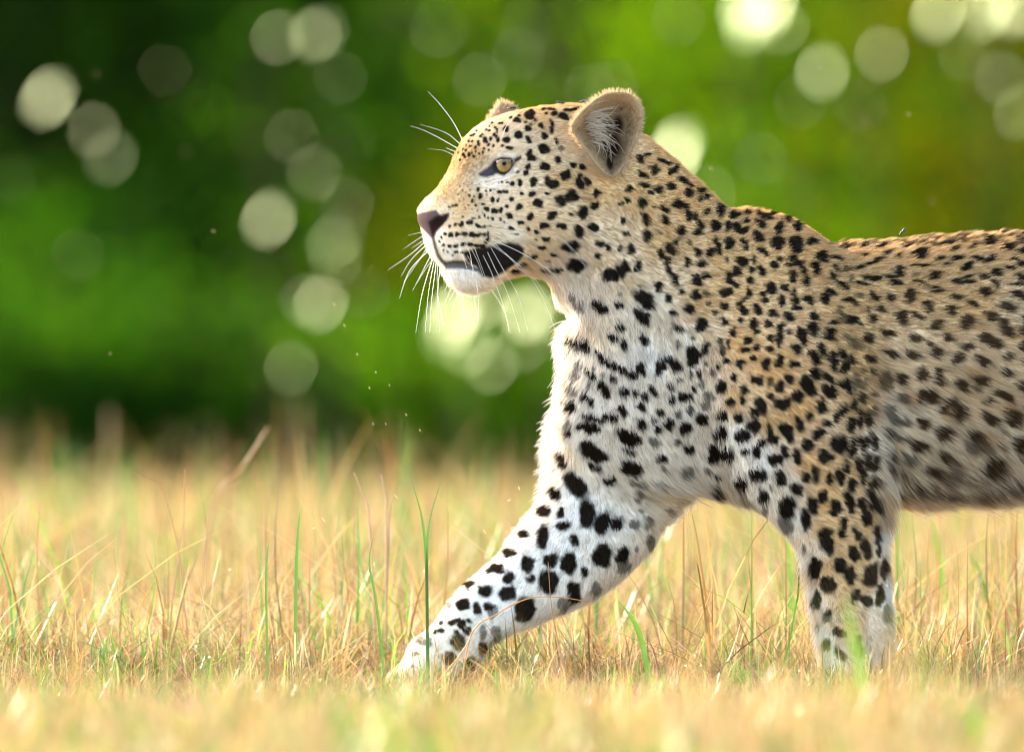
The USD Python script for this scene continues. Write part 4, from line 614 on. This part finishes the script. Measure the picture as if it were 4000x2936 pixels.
# ears
ear_skin = strand_look('ear_skin', .10, tint=(1, .8, .6))
rim0 = catmull(H((1292, 300), (1350, 222), (1430, 152), (1500, 107), (1570, 92), (1650, 97), (1708, 132), (1743, 190), (1755, 260), (1746, 320), (1722, 375), (1692, 440), (1655, 520), (1612, 600), (1562, 650), (1505, 628), (1440, 560), (1380, 480), (1325, 400), (1288, 345)), 5, True)
ecx, ecy = H((1560, 370))[0]
def ear(side, ox, oy, sc, turn, base_y):
    n = len(rim0); rings = 14
    ct, st = math.cos(turn), math.sin(turn)
    def place(x, y, dy):                                # local drawing units about the ear's middle, dy outward from the head
        lx, lz = (x - ecx) * K * sc, -(y - ecy) * K * sc
        X, Y = lx * ct + dy * st, -lx * st + dy * ct
        return np.stack([float(wx(ox)) + X, side * (base_y + Y), float(wz(oy)) + lz], -1)
    def front(t, q):                                    # t = 0 middle .. 1 rim
        x, y = ecx + (rim0[:, 0] - ecx) * t, ecy + (rim0[:, 1] - ecy) * t
        lean = (y - ecy) * K * .10
        return x, y, lean - .026 * (1 - t**2.6) - .004 * np.clip(t - .9, 0, 1) * 5
    ts = np.linspace(.02, 1, rings) ** .8
    v, col = [], []
    for t in ts:
        x, y, d = front(t, None); v.append(place(x, y, d))
        fur_c = np.array([.55, .375, .20])
        cavity_dark = np.exp(-(((x - H((1565, 440))[0][0]) / 52) ** 2 + ((y - H((1565, 440))[0][1]) / 85) ** 2) * 1.0) * 1.0  # darkness of the ear cavity painted into the bowl colour
        cavity_dark = np.maximum(cavity_dark, np.exp(-(((x - H((1545, 560))[0][0]) / 22) ** 2 + ((y - H((1545, 560))[0][1]) / 45) ** 2)))
        cavity_dark = np.maximum(cavity_dark, .95 * np.exp(-(((x - H((1610, 300))[0][0]) / 30) ** 2 + ((y - H((1610, 300))[0][1]) / 55) ** 2)))
        cavity_dark = np.maximum(cavity_dark, .75 * np.exp(-(((x - H((1545, 320))[0][0]) / 42) ** 2 + ((y - H((1545, 320))[0][1]) / 42) ** 2)))
        cavity_dark = np.clip(1.25 * cavity_dark, 0, 1) ** 1.3; fur_c = fur_c * (.55 + .45 * t**3); col.append(fur_c * (1 - cavity_dark[:, None]) + np.array([.022, .010, .007]) * cavity_dark[:, None])
    xr, yr = rim0[:, 0], rim0[:, 1]
    for grow_, dd in ((1.035, -.0015), (1.02, -.005)):
        x, y = ecx + (xr - ecx) * grow_, ecy + (yr - ecy) * grow_; v.append(place(x, y, (y - ecy) * K * .10 + dd)); col.append(np.tile([.52, .40, .26], (n, 1)))
    for t in ts[::-1]:
        x, y, d = front(t, None); v.append(place(x, y, d - .0065)); col.append(np.tile([.10, .07, .05] if t < .55 else [.42, .30, .18], (n, 1)))
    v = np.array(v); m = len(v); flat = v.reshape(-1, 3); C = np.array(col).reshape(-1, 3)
    i, j = np.meshgrid(np.arange(m - 1), np.arange(n), indexing='ij')
    q = np.stack([i * n + j, i * n + (j + 1) % n, (i + 1) * n + (j + 1) % n, (i + 1) * n + j], -1).reshape(-1, 4)
    f = np.vstack([q[:, [0, 1, 2]], q[:, [0, 2, 3]]])
    if side > 0: f = f[:, ::-1]
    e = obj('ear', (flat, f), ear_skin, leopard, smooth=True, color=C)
    r = np.random.default_rng(31 + side)
    M = trimesh.Trimesh(flat, f, process=False); pts, fi = trimesh.sample.sample_surface(M, 7000 if side < 0 else 3000, seed=5)
    Nn = M.face_normals[fi]; ccol = C[f[fi]].mean(1)
    mid = flat[:n * rings].mean(0)
    out = pts - mid; out[:, 1] *= .3; out /= np.linalg.norm(out, axis=1)[:, None]
    rr_ = np.linalg.norm(pts - mid, axis=1) / np.linalg.norm(flat[:n * rings] - mid, axis=1).max()
    keep = ccol.mean(1) > .16
    pts, Nn, out, ccol, rr_ = pts[keep], Nn[keep], out[keep], ccol[keep], rr_[keep]
    Lh = r.uniform(.0035, .0065, len(pts))[:, None]
    tip = pts + Lh * (Nn * .5 + out * .45 + np.array([0, 0, .2]) + r.normal(0, .2, pts.shape))
    u = np.linspace(0, 1, 3)[None, :, None]
    curves('fur', pts[:, None] * (1 - u) + tip[:, None] * u, np.array([.0006, .0005, .0002]), fur_mat, e, np.clip(ccol * r.normal(1.08, .15, (len(pts), 1)), .01, .85))
    # long pale hairs sweeping across the opening from its front edge
    hs = []
    for _ in range(95 if side < 0 else 40):
        a = r.uniform(0, 1); s0 = H((1375 + 60 * a + r.normal(0, 18), 235 + 165 * a + r.normal(0, 24)))[0]
        ln = r.uniform(70, 235) / 1.65; ang = r.normal(-.42 + .40 * a, .25); bend = r.normal(.5, .4)
        tt = np.linspace(0, 1, 5); x = s0[0] + ln * tt * np.cos(ang + bend * tt); y = s0[1] + ln * tt * np.sin(ang + bend * tt)
        hs.append(place(x, y, -.012 + .014 * np.sin(tt * 2.6) + (y - ecy) * K * .1))
    hs = np.array(hs); curves('long_hair', hs, np.array([.0005, .0005, .00045, .0004, .0002]), fur_mat, e, np.clip(np.array([.64, .56, .44]) * r.normal(1, .1, (len(hs), 1)), 0, .9))
EAR_BASE = .052
ear(-1, ecx - 2, ecy + 8, .95, .10, EAR_BASE + .024)
ear(1, 1932, 490, .54, -1.15, .046)

# nose pad rests in the skin's own shape: a wet skin over it
# whiskers
whisk_mat = strand_look('whisker', .5, gloss=.06)
def whisker(px, width=.00042, col=(.85, .82, .76), y0=None, spread=.03, side=-1):
    q = np.array(H(*px)); q = catmull(np.c_[q], 5); n = len(q)
    h0 = float(h_body_at(*q[0])[0]) if y0 is None else y0
    y = side * (h0 - .001 + spread * np.linspace(0, 1, n) ** .8)
    P = np.stack([wx(q[:, 0]), y, wz(q[:, 1])], 1)[None]
    curves('whisker', P, np.linspace(width, width * .3, n)[None], whisk_mat, leopard, np.array([col]))
for p, w in ((((770, 1050), (950, 1130), (1130, 1240), (1270, 1370), (1450, 1500)), .0011), (((700, 1040), (850, 1130), (980, 1250), (1080, 1380), (1190, 1640)), .0006), (((640, 1100), (690, 1200), (730, 1310)), .0005), (((750, 1130), (800, 1240), (880, 1400), (960, 1650)), .0008), (((770, 1100), (860, 1260), (950, 1420), (1010, 1640)), .0007), (((600, 1080), (640, 1150), (660, 1300)), .0005), (((665, 1100), (710, 1220), (742, 1310)), .0005), (((560, 1090), (590, 1150), (625, 1260)), .0004), (((790, 1070), (900, 1180), (1000, 1290)), .0006), (((720, 1150), (770, 1250), (800, 1330), (860, 1500), (890, 1650)), .0007), (((620, 1150), (660, 1240), (690, 1400), (690, 1560)), .0004),
    (((1245, 910), (1400, 990), (1600, 1120), (1750, 1300)), .0006), (((1240, 1060), (1310, 1130), (1370, 1220), (1390, 1330)), .0005), (((1180, 1020), (1260, 1090), (1340, 1190), (1385, 1225)), .0004), (((780, 1090), (920, 1190), (1040, 1290), (1140, 1440)), .0005), (((845, 390), (870, 330), (920, 265), (985, 212)), .0006)): whisker(p, w)
whisker(((760, 970), (880, 985), (1000, 1010), (1130, 1060)), .0005, (.05, .04, .035), spread=.012)
for p, w in ((((350, 1060), (250, 1150), (110, 1248)), .0005), (((355, 1085), (260, 1180), (195, 1290)), .0005), (((372, 1120), (250, 1250), (185, 1430)), .0006), (((385, 1150), (320, 1280), (270, 1380)), .0005), (((395, 1180), (330, 1400), (290, 1650)), .0007), (((405, 1195), (370, 1400), (350, 1650)), .0006), (((420, 1200), (390, 1450), (380, 1650)), .0006), (((428, 1205), (430, 1400), (470, 1610)), .0005), (((445, 1225), (430, 1420), (445, 1650)), .0005), (((335, 1000), (240, 1025)), .0003), (((335, 1025), (205, 1115)), .0004), (((345, 1050), (260, 1110)), .0004), (((360, 1100), (300, 1200), (210, 1330)), .0004), (((400, 1170), (340, 1260), (300, 1330)), .0004),
    (((600, 1385), (590, 1440), (597, 1525)), .0004), (((540, 1375), (500, 1440)), .0004), (((660, 1390), (670, 1470), (690, 1560)), .0004), (((565, 1390), (520, 1500)), .0004), (((500, 1330), (470, 1390)), .0004), (((520, 1350), (475, 1450)), .0004), (((760, 1350), (850, 1490), (900, 1652)), .0004),
    (((590, 408), (530, 290), (450, 180), (365, 85)), .0006), (((572, 430), (480, 355), (315, 298)), .0005), (((552, 455), (430, 385), (330, 335), (250, 308)), .0006), (((540, 478), (480, 450)), .0004), (((528, 500), (460, 468), (360, 458)), .0003)): whisker(p, w, y0=.012, spread=.035, side=1 if p[0][0] > 500 else -1)

# flies on the leopard
fly_mat, wing_mat = plain('fly_dark', (.02, .02, .022), .3), look('fly_wing', {"t": ("transparent_bsdf", {}), "g": ("diffuse_bsdf", {"color": (.4, .4, .4)}), "m": ("mix_closure", {"fac": .45})}, [("t.BSDF", "m.closure1"), ("g.BSDF", "m.closure2")], "m.closure")
def fly(px, lab, turn):
    sx, sy = px; t = thing('fly', lab, 'fly', (float(wx(sx)), -.004, float(wz(sy))))
    c, s = math.cos(turn), math.sin(turn); rot = lambda v: np.stack([v[:, 0] * c - v[:, 2] * s, v[:, 1], v[:, 0] * s + v[:, 2] * c], 1)
    for nm, cen, rad in (('abdomen', (.0026, 0, 0), (.0032, .0017, .0017)), ('thorax', (-.0012, 0, .0003), (.0022, .0018, .0018)), ('head', (-.004, 0, .0002), (.0014, .0017, .0014))):
        m = trimesh.creation.icosphere(2, 1.0); m.vertices = rot(np.asarray(m.vertices) * rad + cen); obj(nm, m, fly_mat, t, smooth=True)
    for sg in (-1, 1):
        a = np.linspace(0, 2 * np.pi, 13)[:-1]; v = np.stack([.0035 + .0042 * np.cos(a), sg * (.0022 + .0016 * np.sin(a)), .0016 + .0009 * np.cos(a)], 1)
        obj('wing', (rot(np.vstack([v, v.mean(0)])), np.array([[k, (k + 1) % 12, 12] for k in range(12)])), wing_mat, t)
    for sg in (-1, 1):
        for k in (-1, 0, 1): obj('leg', tube_mesh(rot(np.array([[k * .0012 - .001, sg * .001, 0], [k * .0022 - .001, sg * .003, .0006], [k * .003 - .001, sg * .0036, -.0028]])), .00022, 4), fly_mat, t)
fly(H((908, 200))[0], 'small dark fly standing on the leopard\'s brow near its far ear', .1)
fly(H((1222, 166))[0], 'small dark fly on the crown of the leopard\'s head, middle of three', -.2)
fly(H((1372, 158))[0], 'small dark fly on the leopard\'s crown just before its near ear', .15)
fly((3525, 905), 'fly clinging to raised hairs on the leopard\'s back behind the shoulder', .9)
# ------------------------------------------------------------------ grass
grass_mat = look('dry_grass', {"a": ("attribute", {"attribute": "fcol"}), "d": ("diffuse_bsdf", {}), "t": ("translucent_bsdf", {}), "m": ("mix_closure", {"fac": .5}), "g": ("glossy_bsdf", {"roughness": .28}), "f": ("mix_closure", {"fac": .05})},
                 [("a.color", "d.color"), ("a.color", "t.color"), ("d.BSDF", "m.closure1"), ("t.BSDF", "m.closure2"), ("m.closure", "f.closure1"), ("g.BSDF", "f.closure2")], "f.closure")
STRAW = np.array([(.37, .22, .078), (.46, .30, .12), (.28, .145, .05), (.56, .40, .215), (.14, .075, .03)])
GREEN = np.array([(.10, .24, .02), (.16, .31, .03), (.07, .18, .03)])

def blade(r, base, h, lean, wdt, bend, segs=4, az=None):
    az = r.uniform(0, 6.28) if az is None else az; d = np.array([math.cos(az), math.sin(az), 0]); s = np.array([-d[1], d[0], 0]); tw = r.uniform(-.8, .8)
    u = np.linspace(0, 1, segs + 1); out = lean * u + bend * u**2.2; ln = h * (u - .18 * bend / max(h, .01) * u**2)
    c = base + d * (out)[:, None] + np.array([0, 0, 1.0]) * ln[:, None]
    sd = s * np.cos(tw * u)[:, None] + d * np.sin(tw * u)[:, None]; w = wdt * np.array([1, 1, .85, .6, .06])[: segs + 1] if segs == 4 else wdt * np.linspace(1, .06, segs + 1)
    v = np.stack([c - sd * w[:, None] / 2, c + sd * w[:, None] / 2], 1).reshape(-1, 3)
    k = np.arange(segs)[:, None] * 2; f = np.vstack([k + [0, 1, 3], k + [0, 3, 2]])
    return v, f

def tuft(seed, n, rad, hmin, hmax, green, width=(.0013, .0034)):
    r = np.random.default_rng(seed); V_, F_, C_ = [], [], []; o = 0
    for _ in range(n):
        a, q = r.uniform(0, 6.28), rad * math.sqrt(r.random()); b = np.array([q * math.cos(a), q * math.sin(a), -.006])
        h = r.uniform(hmin, hmax) * (1.0 if r.random() < .85 else 1.35); g = r.random() < green
        v, f = blade(r, b, h * (.9 if g else r.uniform(.45, 1)), r.normal(0, .38) * h, r.uniform(*width) * (1.3 if g else 1), abs(r.normal(0, .55)) * h * (1 if r.random() < .7 else 1.9))
        v[:, 2] = np.maximum(v[:, 2], -.01); c = (GREEN if g else STRAW)[r.integers(0, 3 if g else 5)] * r.uniform(.8, 1.2)
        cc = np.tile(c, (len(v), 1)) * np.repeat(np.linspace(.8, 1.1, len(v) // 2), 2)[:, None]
        V_.append(v); F_.append(f + o); C_.append(cc); o += len(v)
    for _ in range(int(n * .6)):                            # fallen straw lying through the tuft
        a, q = r.uniform(0, 6.28), rad * 1.3 * math.sqrt(r.random()); b = np.array([q * math.cos(a), q * math.sin(a), r.uniform(.005, hmin * .9)])
        v, f = blade(r, b, r.uniform(-.02, .06), r.uniform(.04, .16), r.uniform(.0009, .0022), r.uniform(-.03, .03)); V_.append(v); F_.append(f + o); C_.append(np.tile(STRAW[r.integers(0, 5)] * r.uniform(.75, 1.15), (len(v), 1))); o += len(v)
    return np.vstack(V_), np.vstack(F_), np.clip(np.vstack(C_), 0, .85)

def scatter(name, protos, pts, idx, scale, yaw):
    pi = UsdGeom.PointInstancer.Define(stage, f'/World/{name}')
    rel = pi.CreatePrototypesRel()
    for k, (v, f, c) in enumerate(protos):
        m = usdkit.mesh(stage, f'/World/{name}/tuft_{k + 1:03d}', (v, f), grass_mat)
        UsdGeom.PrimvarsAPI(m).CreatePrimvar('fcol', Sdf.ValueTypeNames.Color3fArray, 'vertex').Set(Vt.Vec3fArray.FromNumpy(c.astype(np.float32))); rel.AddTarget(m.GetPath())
    pi.CreatePositionsAttr(Vt.Vec3fArray.FromNumpy(pts.astype(np.float32))); pi.CreateProtoIndicesAttr(Vt.IntArray.FromNumpy(idx.astype(np.int32)))
    pi.CreateScalesAttr(Vt.Vec3fArray.FromNumpy(np.repeat(scale[:, None], 3, 1).astype(np.float32)))
    pi.CreateOrientationsAttr(Vt.QuathArray([Gf.Quath(float(math.cos(a / 2)), 0, 0, float(math.sin(a / 2))) for a in yaw]))
    return pi.GetPrim()
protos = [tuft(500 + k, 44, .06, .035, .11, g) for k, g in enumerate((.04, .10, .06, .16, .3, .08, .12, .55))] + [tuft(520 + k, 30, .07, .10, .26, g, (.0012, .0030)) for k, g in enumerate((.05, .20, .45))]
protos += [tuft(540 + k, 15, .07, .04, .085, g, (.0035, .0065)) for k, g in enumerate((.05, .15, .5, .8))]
r = np.random.default_rng(77); pts, sc_ = [], []
for y0, y1, dens, half0, k in ((-4.6, -2.6, 200, .25, 1.0), (-2.6, 2.6, 300, .32, 1.0), (2.6, 8, 130, .5, 1.25), (8, 15, 60, .7, .75), (15, 25, 45, .8, .55), (25, 46, 22, 1.0, .42)):
    n = int(dens * (y1 - y0) * 2 * (half0 + .054 * ((y0 + y1) / 2 + 12))); y = r.uniform(y0, y1, n); hw = half0 + .054 * (y + 12); x = r.uniform(-1, 1, n) * hw
    pts.append(np.stack([x, y, ground_z(x, y)], 1)); sc_.append(k * r.uniform(.7, 1.25, n))
pts, sc_ = np.vstack(pts), np.concatenate(sc_)
front = (pts[:, 1] > -2.2) & (pts[:, 1] < -.02); sc_ = np.where(front, sc_ * .55, np.where(pts[:, 1] <= -2.2, sc_ * .8, sc_))
sc_ = np.where((pts[:, 1] > -.75) & (pts[:, 1] < -.02) & (np.abs(pts[:, 0] - .42) < .13), sc_ * 1.25, sc_)
sc_ = np.where((pts[:, 1] > 2.5) & (pts[:, 1] < 8) & (pts[:, 0] < -.15) & (meshkit.fbm(pts * 1.7, 2, 51) > .5), sc_ * 1.12, sc_)
gn = meshkit.fbm(np.c_[pts[:, :2] * 2.2, 0 * pts[:, 0]], 3, 12)
idx = r.integers(0, 8, len(pts)); greeny = r.random(len(pts)) < np.clip((gn - np.where(pts[:, 1] < -1.5, .46, .54)) * 4, 0, .65); idx = np.where(greeny, r.choice([3, 4, 7], len(pts)), idx)
tall = r.random(len(pts)) < np.where(front, .03, np.where(pts[:, 1] > 9, .0, .15 + .12 * (pts[:, 1] > 2))); idx = np.where(tall, r.choice([8, 9, 10], len(pts), p=[.6, .27, .13]), idx)
coarse = (pts[:, 1] < -1.2) & (r.random(len(pts)) < .45); idx = np.where(coarse, r.choice([11, 12, 13, 14], len(pts), p=[.4, .25, .2, .15]), idx)
sc_ = np.where(coarse, np.where(pts[:, 1] > -2.4, 1.0, 1.4) * r.uniform(.7, 1.15, len(pts)), sc_)
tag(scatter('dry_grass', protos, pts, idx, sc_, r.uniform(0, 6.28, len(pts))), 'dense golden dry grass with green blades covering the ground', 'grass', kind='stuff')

# flat flakes added in the grass for glints, turned to mirror the sun
nb_ = 300; y = r.uniform(-3.6, 3.5, nb_); x = r.uniform(-1, 1, nb_) * (.1 + .054 * (y + 12)); zf = ground_z(x, y) + np.where((y > -2.2) & (y < 0), r.uniform(.01, .06, nb_), r.uniform(.03, .16, nb_))
Pf = np.stack([x, y, zf], 1); vd = np.array([0, CAM_Y, CAM_Z]) - Pf; vd /= np.linalg.norm(vd, axis=1)[:, None]; hv = SUN + vd; hv /= np.linalg.norm(hv, axis=1)[:, None]
Nf = hv + r.normal(0, .16, (nb_, 3)); Nf /= np.linalg.norm(Nf, axis=1)[:, None]
v, f = leaf_quads(Pf, Nf, r.normal(size=(nb_, 3)), r.uniform(.0015, .0055, nb_), 0.0)
glint_mat = leaf_look('glint_flake', (1, 1, 1), .05, .22, (1, .95, .8))
tag(obj('glint_flakes', (v, f), glint_mat, None, color=np.tile((.5, .35, .15), (len(v), 1))), 'small flat flakes added in the grass to mirror the sun as glints', 'straw litter', kind='stuff')

# single stalks that stand out
def sheet(px, py, y): return spot_at(px, py, y)
def stalk(label, path, y, width, color, y_end=None, cat='grass stalk', name='grass_stalk', leafy=False):
    p = np.array([sheet(a, b, y + (0 if y_end is None else (y_end - y) * k / (len(path) - 1))) for k, (a, b) in enumerate(path)]); p[0, 2] = ground_z(p[0, 0], p[0, 1]) - .005
    base = p[0].copy(); q = catmull(p - base, 5); n = len(q)
    width *= .85; t = thing(name, label, cat, base); w = width * np.linspace(1, .35, n)
    if leafy:
        d = np.gradient(q, axis=0); s = np.cross(d, [0.25, 1, 0]); s /= np.linalg.norm(s, axis=1)[:, None] + 1e-9
        ww = width * 1.6 * np.clip(np.minimum(1, np.linspace(1.0, 0.02, n) * 2.0), .05, 1); v = np.stack([q - s * ww[:, None], q + [0, -.25 * width, 0], q + s * ww[:, None]], 1).reshape(-1, 3); k = np.arange(n - 1)[:, None] * 3
        f = np.vstack([k + [0, 1, 4], k + [0, 4, 3], k + [1, 2, 5], k + [1, 5, 4]]); obj('blade', (v, f), grass_mat, t, smooth=True, color=np.tile(color, (len(v), 1)))
    else:
        v, f = tube_mesh(q, w, 6); obj('stem', (v, f), grass_mat, t, smooth=True, color=np.tile(color, (len(v), 1)))
    return t, q, base
ST, GN, BR = (.52, .36, .18), (.08, .18, .028), (.34, .20, .10)
stalk('tall straw stalk leaning right, its tip highest over the grass at left', [(430, 1250), (470, 1110), (530, 1030), (590, 938)], 1.4, .0032, (.44, .29, .12))
stalk('thin straw stalk beside the leaning one, crossing it lower down', [(400, 1200), (470, 1110), (525, 1055)], 1.6, .0026, (.44, .29, .15))
stalk('thin straw stalk bent over to the left at its tip', [(420, 1350), (395, 1230), (362, 1090), (345, 1062), (295, 1038)], .15, .0011, (.50, .30, .16))
stalk('straight thin reddish straw stalk, upright beside the bent one', [(402, 1260), (404, 1150), (407, 1028)], .35, .0011, (.42, .26, .14))
stalk('upright green blade left of the forked straw stalks', [(648, 1330), (652, 1230), (660, 1122)], .0, .0016, GN, leafy=True)
stalk('short dark green blade left of the upright green blade', [(590, 1340), (585, 1270), (592, 1190)], -.1, .0012, GN, leafy=True)
stalk('left straw stalk of the pair with frayed pale tips', [(830, 1230), (812, 1150), (795, 1080), (778, 1038)], .35, .0022, (.50, .36, .24))
stalk('right straw stalk of the pair with frayed pale tips', [(848, 1230), (850, 1140), (846, 1080), (838, 1042)], .35, .0022, (.46, .34, .24))
stalk('short straw stalk forking off beside the frayed pair', [(846, 1230), (855, 1150), (864, 1088)], .4, .0018, (.42, .30, .2))
stalk('green stalk forked like a V, left half, before the reaching leg', [(940, 1380), (938, 1260), (928, 1140), (904, 1056)], -.05, .0015, GN, leafy=True)
stalk('green stalk forked like a V, right half, before the reaching leg', [(943, 1380), (938, 1270), (944, 1150), (968, 1062)], -.05, .0015, GN, leafy=True)
stalk('green blade curving between the forked stalk and the upright blade', [(850, 1440), (828, 1330), (812, 1240), (820, 1180)], -.1, .0013, GN, leafy=True)
stalk('thick green blade leaning left under the chest of the leopard', [(1440, 1470), (1405, 1390), (1360, 1320)], -.25, .0026, (.10, .22, .03), leafy=True)
stalk('blurred green blade standing in front of the near foreleg', [(1915, 1560), (1890, 1470), (1872, 1390), (1860, 1310)], -2.3, .0042, (.14, .28, .03), leafy=True)
stalk('dry stem arching over the reaching foreleg and down to its right', [(1010, 1440), (1035, 1395), (1090, 1350), (1160, 1315), (1230, 1312), (1310, 1325)], -.13, .0014, (.58, .36, .14))
stalk('brown branched straw standing against the reaching foreleg', [(1260, 1480), (1225, 1400), (1212, 1330), (1205, 1235)], -.14, .0012, BR)
stalk('dry upright straw in front of the reaching paw', [(985, 1580), (975, 1520), (955, 1460), (960, 1420)], -.25, .0016, (.55, .34, .14))
stalk('thick dry straw crossing the reaching paw from lower left', [(930, 1560), (960, 1500), (1010, 1440), (1035, 1400)], -.16, .0018, (.58, .38, .15))
stalk('green blade behind the leopard under its belly at right', [(2090, 1370), (2070, 1260), (2050, 1140)], .9, .0026, (.12, .25, .04), leafy=True)
stalk('thin green blade leaning right behind the near foreleg', [(2200, 1410), (2165, 1290), (2130, 1215)], .5, .0014, GN, leafy=True)
stalk('green blade rising behind the front edge of the near foreleg', [(1745, 1400), (1738, 1260), (1728, 1180)], .9, .0030, (.13, .26, .04), leafy=True)
stalk('wide pale straw blurred behind the grass at far left', [(235, 1100), (240, 980), (242, 900)], 7.5, .006, (.46, .34, .2))
stalk('wide pale straw blurred in front of the hedge, left of the muzzle', [(655, 1150), (660, 980), (660, 870)], 10.0, .007, (.40, .30, .14))

# specks of chaff drifting in the sunlit air
speck_mat = strand_look('chaff', .5)
for k, (px, py, ln, tilt, y) in enumerate([(212, 163, 9, -50, 2.2), (469, 508, 8, -40, .8), (735, 669, 9, -65, .5), (757, 715, 8, -65, .3), (785, 778, 6, -75, .2), (826, 818, 6, -75, .2), (812, 852, 6, -80, .1), (856, 846, 6, -80, .1), (893, 911, 6, -80, .1), (820, 931, 6, -80, .1), (848, 931, 6, -80, .1), (923, 945, 6, -80, .1), (711, 1142, 14, -55, .1), (1119, 1099, 9, 10, .2), (1065, 1168, 12, -65, 0), (1141, 1072, 9, -85, 0), (1803, 148, 10, -30, 1.0), (1904, 264, 12, -50, 2.0), (1998, 251, 10, -45, 1.0), (1563, 370, 12, -55, .8), (2050, 443, 10, -55, 2.0), (242, 777, 6, 0, .6), (408, 333, 14, 0, 4.0), (1290, 1220, 8, 20, -.1), (870, 1090, 14, -55, .1), (690, 1160, 12, 10, .2)]):
    c = sheet(px, py, y); l = ln * K * 1.78 / 2; a = math.radians(tilt); m = trimesh.creation.icosphere(1, 1.0); vv = np.asarray(m.vertices) * [l, .0004, .0004]; vv[:, 2] += .0003 * np.sin(vv[:, 0] / l * 2)
    vv = np.stack([vv[:, 0] * math.cos(a) - vv[:, 2] * math.sin(a), vv[:, 1], vv[:, 0] * math.sin(a) + vv[:, 2] * math.cos(a)], 1)
    o = usdkit.mesh(stage, fresh('/World', 'chaff_speck'), (vv + c, np.asarray(m.faces)), speck_mat, smooth=True)
    UsdGeom.PrimvarsAPI(o).CreatePrimvar('fcol', Sdf.ValueTypeNames.Color3fArray, 'vertex').Set(Vt.Vec3fArray.FromNumpy(np.tile(np.array([.8, .68, .48], np.float32), (len(vv), 1))))
    tag(o.GetPrim(), 'tiny pale speck of chaff drifting in the sunlit air', 'chaff speck', 'specks drifting in the air')
